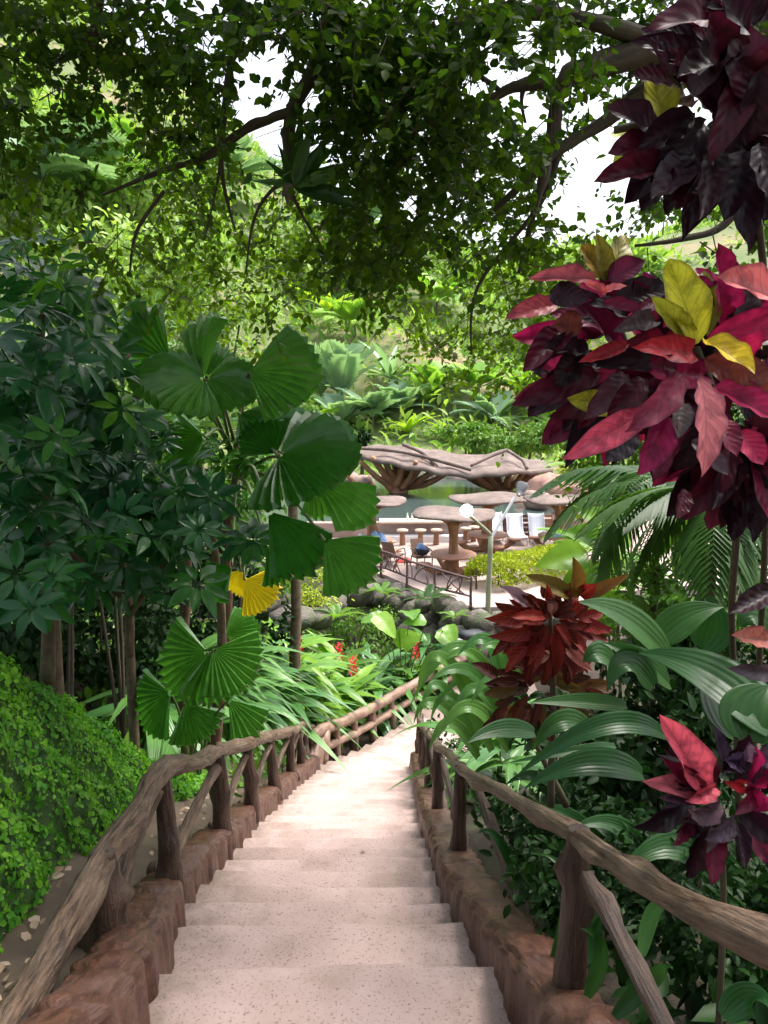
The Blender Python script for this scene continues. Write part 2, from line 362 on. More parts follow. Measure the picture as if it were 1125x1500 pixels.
# ------------------------------------------------------------------ terrain
def sD(y): return np.interp(y, [-8, 0, 13, 14.5, 15.6, 17, 18.5, 24], [-1.9, 1.55, 7.01, 7.5, 7.85, 8.1, 8.3, 8.2])
def sz(y): return CAMZ - float(sD(y))
def smooth(t): t = np.clip(t, 0, 1); return t * t * (3 - 2 * t)
DECK = 3.4
def G(x, y):
    x = np.asarray(x, float); y = np.asarray(y, float)
    z = CAMZ - sD(y)
    lft = np.clip(-1.75 - x, 0, 12); rgt = np.clip(x - .95, 0, 12)
    near = 1 - smooth((y - 19) / 4)
    z = z - .42 * ((x > -1.55) & (x < .75) & (y < 15)) - .3 * ((y >= 15) & (y < 21) & (x > -1.3) & (x < 4))
    z = z + near * ((.16 * np.minimum(lft, 6) + .42 * smooth((y - 8.5) / 4) * np.minimum(lft, 4.5)) + .05 * rgt)
    f = smooth((y - 24.0) / 2.5); z = z * (1 - f) + (DECK - .25) * f
    z = z + np.interp(x, [-45, -12, 8, 40], [.60, .47, .37, .31]) * np.clip(y - 54, 0, 70) + .12 * np.clip(y - 124, 0, 60)
    z = z + smooth((y - 22) / 8) * (.55 * np.clip(-10 - x, 0, 50) + .30 * np.clip(x - 24, 0, 60))
    z = z + np.clip((y - 54) / 20, 0, 1) * (1.2 * np.sin(x * .21 + 1) + .9 * np.sin(y * .27 + x * .1))
    return z
gx = np.concatenate([np.linspace(-320, -30, 14), np.linspace(-26, -4, 12), np.arange(-3.6, 4, .3), np.linspace(4.5, 28, 14), np.linspace(34, 320, 14)])
gy = np.concatenate([np.linspace(-120, -8, 7), np.arange(-6, 28, .5), np.linspace(29, 60, 16), np.linspace(63, 130, 24), np.linspace(140, 420, 12)])
XX, YY = np.meshgrid(gx, gy); ZZ = G(XX, YY) + rng.normal(0, .02, XX.shape)
nx = len(gx); V = np.stack([XX.ravel(), YY.ravel(), ZZ.ravel()], 1)
F = [[j * nx + i, j * nx + i + 1, (j + 1) * nx + i + 1, (j + 1) * nx + i] for j in range(len(gy) - 1) for i in range(nx - 1)]
gm = mesh('ground', V, F, None, M['soil']); gm.materials.append(M['hillsoil'])
mi = [1 if (V[f[0]][1] > 27) else 0 for f in F]; gm.polygons.foreach_set('material_index', mi)
tag(add('ground', gm), 'dark soil under the plants rising into a green hillside', None, None, 'structure')

# ------------------------------------------------------------------ stairway
W_ST = 1.77
LEFT_E = [(-8, -1.10), (3.0, -1.10), (3.5, -1.16), (4.9, -1.37), (8, -1.40), (12, -1.33), (13.3, -1.26), (14.5, -1.08), (15.6, -.74), (17, -.04), (18.5, .68), (20.3, 2.1), (23, 4.6)]
def leftx(y): return float(np.interp(y, [a for a, b in LEFT_E], [b for a, b in LEFT_E]))
def rightx(y): return float(np.interp(y, [3.0, 3.5, 4.9, 7.7, 9, 12.5, 14.2], [.63, .58, .43, .40, .42, .50, .52]))
def head(y):
    if y < 13: return 0.0
    a = (leftx(y + .6) - leftx(y - .6)) / 1.2; return math.atan(a)
nos = [-1.2, -.6, 0, .62, 1.3, 2.0, 2.75, 3.55, 4.25, 4.8]
while nos[-1] < 13: nos.append(nos[-1] + .45)
while nos[-1] < 18.3: nos.append(nos[-1] + .55)
stair = bpy.data.objects.new('stairway', None); COL.objects.link(stair); setw(stair, Matrix.Translation((-.37, 3, sz(3))), None)
tag(stair, 'long flight of pale pink concrete steps going down between log railings', None, None, 'structure')
def step_mesh(k):
    rs = random.Random(k); n = 18
    prof = [(-.16, 0), (.25, 0), (.6, .0), (.86, .001), (.955, -.001), (.985, -.007), (1.0, -.022), (1.0, -.05), (.985, -.34)]
    V = []; UV = []; ph = [rs.uniform(0, 6) for _ in range(4)]
    for i in range(n + 1):
        x = i / n * W_ST
        wy = .010 * math.sin(x * 3.1 + ph[0]) + .006 * math.sin(x * 9 + ph[1]) + rs.gauss(0, .0035)
        wz = .004 * math.sin(x * 2.3 + ph[2]) + rs.gauss(0, .002)
        for (a, b) in prof: V.append((x, a + (wy / .45 if a > .8 else 0), b + wz * (1 if b > -.1 else 0) + .004 * math.sin(a * 5 + x * 2 + ph[3]))); UV.append((x, a))
    w = len(prof)
    F = [[i * w + j, (i + 1) * w + j, (i + 1) * w + j + 1, i * w + j + 1] for i in range(n) for j in range(w - 1)]
    # closed ends, so that the tread reads as a slab
    q = len(V)
    return mesh('step', V, F, UV, M['step'])
SM = [step_mesh(i) for i in range(6)]
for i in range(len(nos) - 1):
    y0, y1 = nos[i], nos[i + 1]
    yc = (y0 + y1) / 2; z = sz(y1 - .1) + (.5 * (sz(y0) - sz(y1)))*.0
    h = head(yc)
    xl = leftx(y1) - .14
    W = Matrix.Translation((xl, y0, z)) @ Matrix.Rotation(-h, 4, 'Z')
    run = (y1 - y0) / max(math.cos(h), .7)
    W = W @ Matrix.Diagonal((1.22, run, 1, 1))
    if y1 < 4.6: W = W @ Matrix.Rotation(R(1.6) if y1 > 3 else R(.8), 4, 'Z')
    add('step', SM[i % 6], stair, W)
# lower path at the foot of the stairs, curving away behind the plants
pv = []; ys = np.linspace(18.0, 23.2, 9)
for y in ys:
    h = head(y); x = leftx(y); z = sz(18.2) - .02
    pv += [(x - .1, y, z), (x + 1.9 * math.cos(h), y - 1.9 * math.sin(h), z)]
tag(add('path', mesh('path', pv, [[2 * i, 2 * i + 1, 2 * i + 3, 2 * i + 2] for i in range(len(ys) - 1)], None, M['step'])), 'pale concrete path at the foot of the stairs', None, None, 'structure')

# kerbs sculpted like a row of old logs, one continuous casting on each side
def kerb(nm, lb, xf, y0, y1, up, seed):
    rs = random.Random(seed); ys = []; y = y0
    while y < y1:
        ys.append(y); y += .030 if y < 7 else .05
    cracks = []; c = y0
    while c < y1: c += rs.uniform(.16, .60); cracks.append((c, rs.uniform(.006, .022), rs.uniform(.010, .022)))
    prof = []
    for j in range(17):
        a_ = math.pi * j / 16; ca, sa = math.cos(a_), math.sin(a_)
        prof.append((-math.copysign(abs(ca) ** .62, ca) * .155, abs(sa) ** .55 * .15))
    prof = [(-.160, -.45), (-.165, -.22)] + prof + [(.165, -.22), (.160, -.45)]
    V = []; UV = []
    for y in ys:
        dip = sum(d * math.exp(-((y - c) / w) ** 2) for c, d, w in cracks if abs(y - c) < .12)
        g1 = mnoise.noise((y * 2.2, seed, 0)) * .035; g2 = mnoise.noise((y * 9, seed, 4)) * .016
        for j, (px_, pz) in enumerate(prof):
            n3 = mnoise.noise((y * 6, j * .45, seed)) * .018 + mnoise.noise((y * 17, j * .3, seed + 3)) * .011
            side = math.copysign(1, px_) * min(1, abs(px_) / .12)
            gv_ = mnoise.noise((y * 13, seed + 8, j // 9)) * .014 * abs(side)
            V.append((xf(y) + px_ + side * (g1 * .6 + g2 + n3 + gv_ - dip * 1.2), y, sz(y) + up - .15 + pz + (g1 + g2 * .5 + n3 - dip if pz > -.1 else 0)))
            UV.append((j / 8 + (0 if pz > -.1 else .1), y * 1.6))
    q = len(prof)
    F = [[i * q + j, i * q + j + 1, (i + 1) * q + j + 1, (i + 1) * q + j] for i in range(len(ys) - 1) for j in range(q - 1)]
    F += [list(range(q))[::-1], [(len(ys) - 1) * q + j for j in range(q)]]
    tag(add(nm, mesh(nm, V, F, UV, M['kerb'])), lb, None, None, 'structure')
kerb('kerb_left', 'brown sculpted log kerb on the bank side of the stairs', lambda y: leftx(y) - .155, .2, 13.7, .27, 3)
kerb('kerb_right', 'brown sculpted log kerb on the croton side of the stairs', lambda y: rightx(y) + .155, .2, 14.3, .25, 11)
# concrete gutter between kerb and bank
gv = []; gyy = np.linspace(.3, 11, 40)
for y in gyy:
    f_ = float(smooth((y - 3.0) / 1.8))
    for k, x in enumerate((-1.45, -1.66, -1.85, -2.1, -2.5)):
        gv.append((x + .03 * math.sin(y * 3), y, sz(y) + (.14, .12 + .04 * f_, .10 + .14 * f_, .12 + .22 * f_, .2 + .3 * f_)[k] + U(-.02, .02)))
tag(add('gutter_path', mesh('gutter_path', gv, [[j * 5 + i, j * 5 + i + 1, j * 5 + i + 6, j * 5 + i + 5] for j in range(39) for i in range(4)], None, M['gutter'])), 'grey brown concrete gutter between kerb and green bank', None, None, 'structure')

# ------------------------------------------------------------------ railings of faux logs
def vec(x, y, z): return Vector((x, y, z))
lr = thing('log_railing', 'brown faux log railing on the bank side of the stairs', 'railing', (-1.48, 4, sz(4)))
lposts = [(3.66, .40, .10), (4.75, .80, .07), (6.45, .78, .075), (7.85, .78, .07), (9.5, .76, .07), (11.3, .74, .07), (12.6, .74, .065), (13.4, .72, .07)]
LX = -1.46
railpts = [vec(LX - .04, 1.5, CAMZ - 2.62), vec(LX - .05, 2.1, CAMZ - 2.58), vec(LX - .04, 2.75, CAMZ - 2.55)]
for i, (y, h, r) in enumerate(lposts):
    b = vec(LX + U(-.02, .02), y, sz(y) + .18); top = vec(LX - .02 + U(-.02, .02), y + U(-.03, .03), sz(y) + .25 + h * .98)
    m = MB(); m.tube([b + vec(0, 0, -.1), b.lerp(top, .3) + vec(U(-.01, .01), 0, 0), b.lerp(top, .7), top + vec(0, 0, .03)], [r * 1.45, r * 1.0, r * .9, r * .62], 12, .06, 6, knots=2)
    m.build('post', M['post'], lr)
    railpts.append(top + vec(0, 0, -.02))
railpts.append(vec(LX + .05, 14.3, sz(14.3) + .75))
def crook(pts, a_):
    out = [pts[0]]
    for p, q in zip(pts, pts[1:]):
        out += [p.lerp(q, .5) + vec(U(-a_, a_), 0, U(-a_, a_ * .6)), q]
    return out
m = MB(); m.tube(crook(railpts, .035), [.088, .088, .084, .074, .064, .058, .07, .062, .064, .06, .055, .05], 18, .11, 9, knots=40, lump=.08); m.build('handrail', M['rail'], lr)
for i in range(len(lposts) - 1):
    (y0, h0, r0), (y1, h1, r1) = lposts[i], lposts[i + 1]
    a = vec(LX - .02, y0 + .06, sz(y0) + .30 + h0 * .88); e = vec(LX - .10, y1 - .07, sz(y1) + .30)
    # branch brace: from the foot of the next post up to the head of this one
    a2 = vec(LX - .03, y1 - .05, sz(y1) + .25 + h1 * .80); e2 = vec(LX - .12, y0 + .10, sz(y0) + .22)
    mid = e2.lerp(a2, .45) + vec(-.03, 0, -.16 + U(-.04, .04)); m2 = e2.lerp(a2, .75) + vec(-.02, 0, -.05)
    m = MB(); m.tube([e2, e2.lerp(a2, .2) + vec(0, 0, -.10), mid, m2, a2], [.065, .05, .045, .04, .045] if i < 2 else [.05, .042, .038, .036, .04], 10, .08, 6, knots=3)
    m.build('brace', M['rail'], lr)
# root-like end piece where the two railings meet
m = MB(); yb = 14.0
for k in range(4):
    m.tube([vec(LX + .10 * k - .05, yb - .5 + .25 * k, sz(yb) - .05), vec(LX + .05 + .08 * k, yb + .1 + .1 * k, sz(yb) + .22 + .05 * k), vec(LX + .22 + .03 * k, yb + .75 + .1 * k, sz(yb + .8) + .72)], [.11, .10, .05], 10, .06, 5)
m.build('root_end', M['rail_far'], lr)

fr = thing('low_log_railing', 'pale thick log railing with two rails at the far bend of the stairs', 'railing', (-.7, 15.6, sz(15.6)))
fp = [14.45, 15.25, 16.05, 16.85, 17.75, 18.7, 20.2, 21.6]
tops = []; lows = []
for y in fp:
    h = head(y); b = vec(leftx(y) - .16 * math.cos(h), y + .16 * math.sin(h), sz(y))
    hh = .66
    m = MB(); m.tube([b + vec(0, 0, -.2), b + vec(0, 0, hh * .5), b + vec(0, 0, hh)], [.095, .08, .07], 10, .05, 5, knots=1); m.build('post', M['rail_far'], fr)
    tops.append(b + vec(0, 0, hh - .02)); lows.append(b + vec(0, 0, .24))
m = MB(); m.tube([tops[0] + vec(-.15, -.5, .1)] + tops, .115, 12, .05, 8, knots=6, lump=.06); m.build('handrail', M['rail_far'], fr)
m = MB(); m.tube([lows[0] + vec(-.1, -.4, .1)] + lows, .09, 12, .05, 8, knots=4); m.build('lower_rail', M['rail_far'], fr)

rr = thing('log_railing', 'dark faux log railing on the croton side of the stairs', 'railing', (.70, 4, sz(4)))
RX = .74
rposts = [(1.1, .80, .06), (2.95, .70, .058), (5.6, .72, .055), (7.6, .74, .055), (9.6, .76, .055), (11.6, .76, .055), (12.9, .78, .055), (14.0, .80, .075)]
rp = [vec(RX + .14, .3, sz(.3) + .90)]
for i, (y, h, r) in enumerate(rposts):
    x = rightx(y) + .17
    b = vec(x, y, sz(y) + .12); top = vec(x + U(-.015, .02), y, sz(y) + .22 + h)
    m = MB(); m.tube([b, b.lerp(top, .35), b.lerp(top, .7), top + vec(0, 0, .035)], [r * 1.5, r * 1.05, r * .95, r * .8], 12, .06, 6, knots=3); m.build('post', M['post'], rr)
    rp.append(top)
m = MB(); m.tube(crook(rp, .03), [.036, .037, .038, .038, .04, .045, .045, .045, .045], 18, .11, 9, knots=40, lump=.08); m.build('handrail', M['rail'], rr)
for i in range(len(rposts) - 1):
    (y0, h0, r0), (y1, h1, r1) = rposts[i], rposts[i + 1]
    x = rightx(y0) * .5 + rightx(y1) * .5 + .20
    a = vec(x, y1 - .05, sz(y1) + .16 + h1 * .92); e = vec(x + .06, y0 + .15, sz(y0) + .06)
    if i == 1 or i == 0:
        a = vec(x, y1 - .08, sz(y1) + .20 + h1 * .85); e = vec(x + .10, y1 - 1.75, sz(y1 - 1.75) + .12)
    md = e.lerp(a, .5) + vec(.03, 0, -.08)
    m = MB(); m.tube([e, e.lerp(a, .25) + vec(.02, 0, -.03), md, e.lerp(a, .8), a], [.042, .036, .034, .032, .03], 10, .09, 6, knots=3); m.build('brace', M['post'], rr)

# ------------------------------------------------------------------ green bank beside the stairs
CR_Y = [-1, 1, 3, 5.16, 6.5, 8.07, 9.2, 10.2]; CR_D = [.2, .75, 1.25, 1.9, 2.85, 4.25, 5.0, 5.75]
def bank_pt(y, f):
    zb = sz(y) + .12 + .22 * float(smooth((y - 3.0) / 1.8)); zt = CAMZ - float(np.interp(y, CR_Y, CR_D)); zt = max(zt, zb + .05)
    xb = -1.92 - .24 * float(smooth((y - 3.2) / 2)) - .05 * math.sin(y * 2); xt = -2.88 - .08 * math.sin(y * 1.3)
    if f <= 1:
        g = f ** 1.15
        x = xb + (xt - xb) * f; z = zb + (zt - zb) * (math.sin(min(g, 1) * math.pi / 2) ** .9)
    else:
        x = xt - (f - 1) * 2.2; z = zt + .10 * (f - 1) - .25 * (f - 1) ** 2
    b = .05 * math.sin(y * 5 + f * 7) + .04 * math.sin(y * 11 - f * 9 + 1) + .03 * math.sin(y * 19 + f * 23)
    return Vector((x + b * .8, y, z + b * .6))
bys = np.linspace(-.8, 10.2, 70); bfs = np.linspace(0, 2.2, 34)
bv = [bank_pt(y, f) for y in bys for f in bfs]; nb = len(bfs)
tag(add('bank', mesh('bank', bv, [[j * nb + i, j * nb + i + 1, (j + 1) * nb + i + 1, (j + 1) * nb + i] for j in range(69) for i in range(nb - 1)], None, M['bank'])), 'steep earth bank covered with small green leaves', None, None, 'structure')
n = 36000; pos = np.zeros((n, 3)); Zh = np.zeros((n, 3))
for i in range(n):
    y = 1.2 + 8.6 * random.random() ** .9; f = random.random() * 1.25; a = bank_pt(y, f); b = bank_pt(y + .06, f); c = bank_pt(y, f + .03)
    nn = (c - a).cross(b - a); 
    if nn.z < 0: nn = -nn
    nn.normalize(); pos[i] = a + nn * U(.0, .055); Zh[i] = nn + Vector((U(-.7, .7) + .25, U(-.7, .7) - .15, U(-.4, .8)))
Yd = rng.normal(0, 1, (n, 3)); Yd[:, 2] -= .8; Yd -= Zh * (np.sum(Yd * Zh, 1) / np.sum(Zh * Zh, 1))[:, None]
X, Yd, Z = axes(Yd, Zh); s = rng.uniform(.018, .055, (n, 1)) * (.8 + .5 * rng.random((n, 1)) ** 3)
patch = .5 + .5 * np.sin(pos[:, 1] * 2.3 + pos[:, 2] * 3.1) * np.sin(pos[:, 1] * 4.1 - pos[:, 2] * 2.2 + 1)
o = cloud('ground_cover', LEAF8, pos, X * s * .95, Yd * s, Z * s, np.clip(.12 + .5 * patch + rng.normal(0, .28, n), 0, 1), M['ivy'])
tag(o, 'bright green small leaved ground cover on the bank beside the stairs', 'ground cover', None, 'stuff')
# fallen leaves in the gutter
n = 90; pos = np.zeros((n, 3))
for i in range(n):
    y = U(2.6, 9); pos[i] = (U(-2.15, -1.68), y, sz(y) + .13 + .2 * float(smooth((y - 3.0) / 1.8)))
Yd = rng.normal(0, 1, (n, 3)); Yd[:, 2] *= .3; X, Yd, Z = axes(Yd, np.tile([0, 0, 1.], (n, 1)) + rng.normal(0, .4, (n, 3))); s = rng.uniform(.04, .085, (n, 1))
tag(cloud('leaf_litter', LEAF8, pos, X * s * .8, Yd * s, Z * s, rng.random(n), M['litter']), 'dry fallen leaves lying in the gutter by the bank', 'fallen leaves', None, 'stuff')
for k, (px, py, Y) in enumerate(((572, 1326, 4.35), (528, 1236, 6.5))):
    q = P(px, py, Y); q.z = sz(nos[min(range(len(nos)), key=lambda i: abs(nos[i] - Y) + (9 if nos[i] < Y else 0))] - .1) + .012
    o = add('fallen_leaf', mesh('fallen_leaf', [(a, b, c) for a, b, c in LEAF8[0]], LEAF8[1], LEAF8[2], M['litter']), None, frame(q, (1, .5, .05), (0, 0, 1), .055 if k == 0 else .03, .10 if k == 0 else .05, .1))
    tag(o, ['curled yellow leaf lying on a lower step', 'tiny dry leaf lying midway down the stairs'][k], 'leaf')

# ------------------------------------------------------------------ pool terrace
dp = [(-16, 31), (-6, 28.4), (-1.6, 27.2), (0, 26.2), (1.3, 24.0), (2.7, 22.2), (5, 22.4), (9, 24.6), (22, 26), (26, 53), (-16, 53)]
V = [(x, y, DECK) for x, y in dp] + [(x, y, DECK - 2.6) for x, y in dp]; nd = len(dp)
tag(add('pool_deck', mesh('pool_deck', V, [list(range(nd))] + [[(i + 1) % nd, i, nd + i, nd + (i + 1) % nd] for i in range(nd)], None, M['deck'], smooth=False)), 'pale pink concrete terrace round the pool', None, None, 'structure')
pl = [(-7, 33.2), (5.0, 33.2), (8.2, 36), (9.0, 41), (7, 49), (-1, 51.5), (-8, 48), (-10, 40)]
V = [(x, y, DECK + .42) for x, y in pl] + [(x, y, DECK + .01) for x, y in pl]; nd = len(pl)
tag(add('pool_water', mesh('pool_water', V, [list(range(nd))], None, M['water'], smooth=False)), 'still grey green pool water behind the bar', None, None, 'structure')
m = MB(); m.tube([vec(x, y, DECK + .30) for x, y in pl[1:]] , .2, 8, .03, 4); o = m.build('pool_kerb', M['pinkrock']); tag(o, 'rounded pale kerb round the far side of the pool', None, None, 'structure')

def stone_mesh(k, name='stone', mat='rock', nu=12, nv=8):
    rs = random.Random(k + 90); V = []; ph = [rs.uniform(0, 6) for _ in range(6)]
    for j in range(nv + 1):
        b = math.pi * j / nv
        for i in range(nu):
            a = 2 * math.pi * i / nu
            r = 1 + .16 * math.sin(2 * a + ph[0]) * math.sin(b) + .12 * math.sin(3 * a + 2 * b + ph[1]) * math.sin(b) + .10 * math.cos(3 * b + ph[2]) + rs.gauss(0, .085) * math.sin(b)
            V.append((r * math.sin(b) * math.cos(a), r * math.sin(b) * math.sin(a), r * math.cos(b)))
    F = [[j * nu + i, j * nu + (i + 1) % nu, (j + 1) * nu + (i + 1) % nu, (j + 1) * nu + i] for j in range(nv) for i in range(nu)]
    return mesh(name, V, [f[::-1] for f in F], None, M[mat])
ST = [stone_mesh(i) for i in range(6)]; STP = [stone_mesh(i, 'rock', 'pinkrock') for i in range(3)]; STR = [stone_mesh(i + 5, 'rock', 'redrock') for i in range(3)]
def put_stone(name, ms, c, s, parent=None):
    W = Matrix.Translation(c) @ Matrix.Rotation(U(0, 6.3), 4, 'Z') @ Matrix.Rotation(U(-.3, .3), 4, 'X') @ Matrix.Diagonal((s[0], s[1], s[2], 1))
    return add(name, random.choice(ms), parent, W)
rw = thing('rock_retaining_wall', 'grey boulder wall holding up the terrace below the twig railing', 'rock wall', (1, 23.5, 1.8))
edge = [(-6, 28.2), (-1.6, 26.9), (0, 25.9), (1.3, 23.7), (2.7, 21.9), (4.6, 21.9), (6, 22.5)]
def epos(t):
    k = t * (len(edge) - 1); i = min(int(k), len(edge) - 2); f = k - i
    return edge[i][0] + (edge[i + 1][0] - edge[i][0]) * f, edge[i][1] + (edge[i + 1][1] - edge[i][1]) * f
for row in range(5):
    for k in range(17):
        x, y = epos((k + .5 * (row % 2) + U(-.2, .2)) / 17.6 if k else .01)
        s = U(.26, .52)
        put_stone('stone', ST, vec(x - .22 * (5 - row) * .5, y - .24 * (5 - row) * .5 + U(-.1, .1), 1.35 + row * .46 + U(-.1, .08)), (s * 1.15, s, s * .85), rw)
for k, (px, py, Y, s) in enumerate([(395, 885, 21, .55), (430, 905, 20.5, .5), (480, 880, 22.5, .6), (520, 868, 24, .55), (470, 905, 21, .4)]):
    put_stone('stone', ST, P(px, py, Y), (s * 1.2, s, s * .8), rw)
# little cascade in the rocks
wf = MB(); c0 = P(668, 935, 21.4); c1 = P(640, 958, 20.6)
wf.put([c0 + vec(-.18, 0, 0), c0 + vec(.18, 0, 0), c0 + vec(-.2, -.2, -.12), c0 + vec(.2, -.2, -.1), c1 + vec(-.2, 0, 0), c1 + vec(.3, 0, 0)], [[0, 1, 3, 2], [2, 3, 5, 4]])
tag(wf.build('water_cascade', M['white']), 'small white cascade running between the rocks below the lamp post', 'cascade', None, None)
for k, (px, py, Y, s, lb) in enumerate([(654, 926, 20.8, .22, 'dark wet stone on the near side of the small cascade'), (690, 930, 21.0, .26, 'dark wet stone between the cascade and the lamp post')]):
    o = add('wet_stone', stone_mesh(30 + k, 'wet_stone', 'darkfab'), None, Matrix.Translation(P(px, py, Y)) @ Matrix.Diagonal((s * 1.4, s, s * .6, 1))); tag(o, lb, 'stone')

# twig railing along the terrace edge
tr = thing('twig_railing', 'dark purple brown twig railing along the edge of the terrace', 'railing', (1.2, 24.2, DECK))
tl_ = [(-1.6, 27.0), (-.1, 26.1), (.75, 24.75), (1.6, 23.45), (2.6, 22.3)]
for (x, y) in tl_:
    m = MB(); m.tube([vec(x, y, DECK - .1), vec(x + U(-.03, .03), y, DECK + .45), vec(x, y, DECK + .92)], [.05, .04, .038], 8, .07, 4); m.build('post', M['twig'], tr)
for zz, r in ((.86, .036), (.30, .028)):
    m = MB(); m.tube([vec(x, y, DECK + zz + U(-.05, .05)) for x, y in tl_], r, 8, .08, 6, knots=5); m.build('rail', M['twig'], tr)
for i in range(len(tl_) - 1):
    (x0, y0), (x1, y1) = tl_[i], tl_[i + 1]
    for k in range(5):
        t0, t1 = U(.02, .9), U(.02, .9); a = vec(x0 + (x1 - x0) * t0, y0 + (y1 - y0) * t0, DECK + .30); b = vec(x0 + (x1 - x0) * t1, y0 + (y1 - y0) * t1, DECK + .84)
        m = MB(); m.tube([a, a.lerp(b, .5) + vec(U(-.08, .08), U(-.08, .08), U(-.1, .1)), b], [.026, .02, .018], 6, .08, 4); m.build('twig', M['twig'], tr)

# umbrella tables
def umbrella_table(x, y, Rr, Ht, label, seats=4, rot=.4, tr_=.8):
    t = thing('umbrella_table', label, 'table', (x, y, DECK), 'sculpted umbrella tables on the terrace')
    m = MB(); m.tube([vec(x, y, DECK - .05), vec(x + .02, y, DECK + .8), vec(x, y, DECK + Ht - .1)], [.26, .19, .17, .2], 12, .05, 6, knots=3); m.build('trunk', M['trunkc'], t)
    for k in range(5):
        a = k * 1.257 + rot; m = MB(); m.tube([vec(x, y, DECK + Ht * .72), vec(x + math.cos(a) * .25, y + math.sin(a) * .25, DECK + Ht - .3), vec(x + math.cos(a) * Rr * .6, y + math.sin(a) * Rr * .6, DECK + Ht - .06)], [.08, .06, .045], 7, .05, 4); m.build('bracket', M['trunkc'], t)
    m = MB(); m.disc((x, y, DECK + Ht), Rr, .09, 26, .025, .10, 4, sag=.05); m.build('umbrella_roof', M['roof'], t)
    m = MB(); m.disc((x, y, DECK + .68), tr_, .08, 22, .015, .0, 2); m.build('table_top', M['tabletop'], t)
    for k in range(seats):
        a = rot + k * 2 * math.pi / seats; c, s = math.cos(a), math.sin(a)
        m = MB(); m.tube([vec(x + c * .15, y + s * .15, DECK + .1), vec(x + c * .7, y + s * .7, DECK + .12), vec(x + c * 1.12, y + s * 1.12, DECK + .38)], [.12, .1, .11], 8, .05, 4); sp = m.build('seat_support', M['trunkc'], t)
        m = MB(); m.disc((x + c * 1.15, y + s * 1.15, DECK + .43), .27, .07, 14, .03, 0, 1); m.build('seat', M['tabletop'], t)
umbrella_table(2.42, 26.4, 1.46, 2.12, 'umbrella table standing nearest, just behind the twig railing')
umbrella_table(-.5, 28.9, 1.32, 2.18, 'umbrella table half hidden by the fan palm leaves, blue towel on top', rot=.9)
umbrella_table(4.1, 30.0, 1.5, 2.12, 'umbrella table between the lamp post and the loungers', rot=.2)
umbrella_table(6.85, 29.7, 1.32, 2.12, 'umbrella table with blue towels in front of the slender palm', rot=.7)
def towel(c, lb, mat, s=(.28, .2, .1)):
    m = MB(); n = 9; V = []
    for j in range(n):
        for i in range(n):
            u, v = i / (n - 1) - .5, j / (n - 1) - .5
            e = max(0, 1 - (2 * max(abs(u), abs(v))) ** 3)
            V.append(Vector(c) + vec(u * 2 * s[0], v * 2 * s[1], e * s[2] * (1 + .5 * math.sin(9 * u + 3) * math.cos(8 * v)) + .01))
    m.put(V, [[j * n + i, j * n + i + 1, (j + 1) * n + i + 1, (j + 1) * n + i] for j in range(n - 1) for i in range(n - 1)])
    tag(m.build('towel', M[mat]), lb, 'towel')
towel((-.25, 28.5, DECK + .73), 'crumpled blue and white towel on the table behind the fan palm', 'blue', (.36, .25, .28))
towel((-.85, 28.6, DECK + .73), 'white towel left of the blue one on the table behind the fan palm', 'white', (.2, .2, .2))
towel((6.75, 29.3, DECK + .73), 'light blue towel lying flat on the table by the loungers', 'blue', (.3, .22, .14))
towel((7.3, 29.4, DECK + .73), 'bunched blue towel on the right of the table by the loungers', 'blue', (.2, .22, .3))

# bar with stools
bar = thing('pool_bar', 'low brown bar counter along the pool edge behind the umbrella tables', 'bar', (1, 32.3, DECK))
m = MB(); m.box((1.2, 32.4, DECK + .36), (5.0, .35, .78)); m.build('bar_wall', M['bar'], bar, False)
m = MB(); m.box((1.25, 32.35, DECK + .80), (2.9, .95, .07)); m.build('counter_top', M['counter'], bar, False)
m = MB(); m.box((1.35, 32.0, DECK + .13), (4.0, .55, .26)); m.build('footrest', M['white'], bar, False)
m = MB(); m.box((-2.3, 33.0, DECK + .3), (2.1, .5, .65)); m.build('low_wall', M['pinkrock'], bar, False)
m = MB(); m.box((4.9, 33.2, DECK + .85), (2.6, .7, .09)); m.build('side_counter', M['counter'], bar, False)
m = MB(); m.box((4.9, 33.4, DECK + .4), (2.2, .3, .8)); m.build('side_wall', M['trunkc'], bar, False)
for k, (x, y, lb) in enumerate([(.76, 31.2, 'leftmost of the three stools along the pool bar'), (1.5, 31.2, 'middle of the three stools along the pool bar'), (2.16, 31.25, 'stool at the bar just left of the nearest umbrella trunk'), (3.4, 31.6, 'bar stool just right of the nearest umbrella trunk'), (3.78, 31.9, 'bar stool farthest right, under the lit lamp')]):
    t = thing('bar_stool', lb, 'stool', (x, y, DECK), 'fixed stools along the pool bar')
    m = MB(); m.tube([vec(x, y, DECK - .02), vec(x, y, DECK + .58)], [.13, .095], 10, .05, 4); m.build('pedestal', M['trunkc'], t)
    m = MB(); m.disc((x, y, DECK + .61), .23, .08, 16, .02, 0, 1); m.build('seat', M['counter'], t)
for k, dx in enumerate((0, .2)):
    m = MB(); c = vec(1.0 + dx, 32.4, DECK + .835); m.tube([c, c + vec(0, 0, .16), c + vec(0, 0, .2), c + vec(0, 0, .3)], [.05, .05, .022, .02], 10, 0, 3)
    tag(m.build('bottle', M['white']), ['white bottle standing left on the pool bar counter', 'white bottle standing right on the pool bar counter'][k], 'bottle')

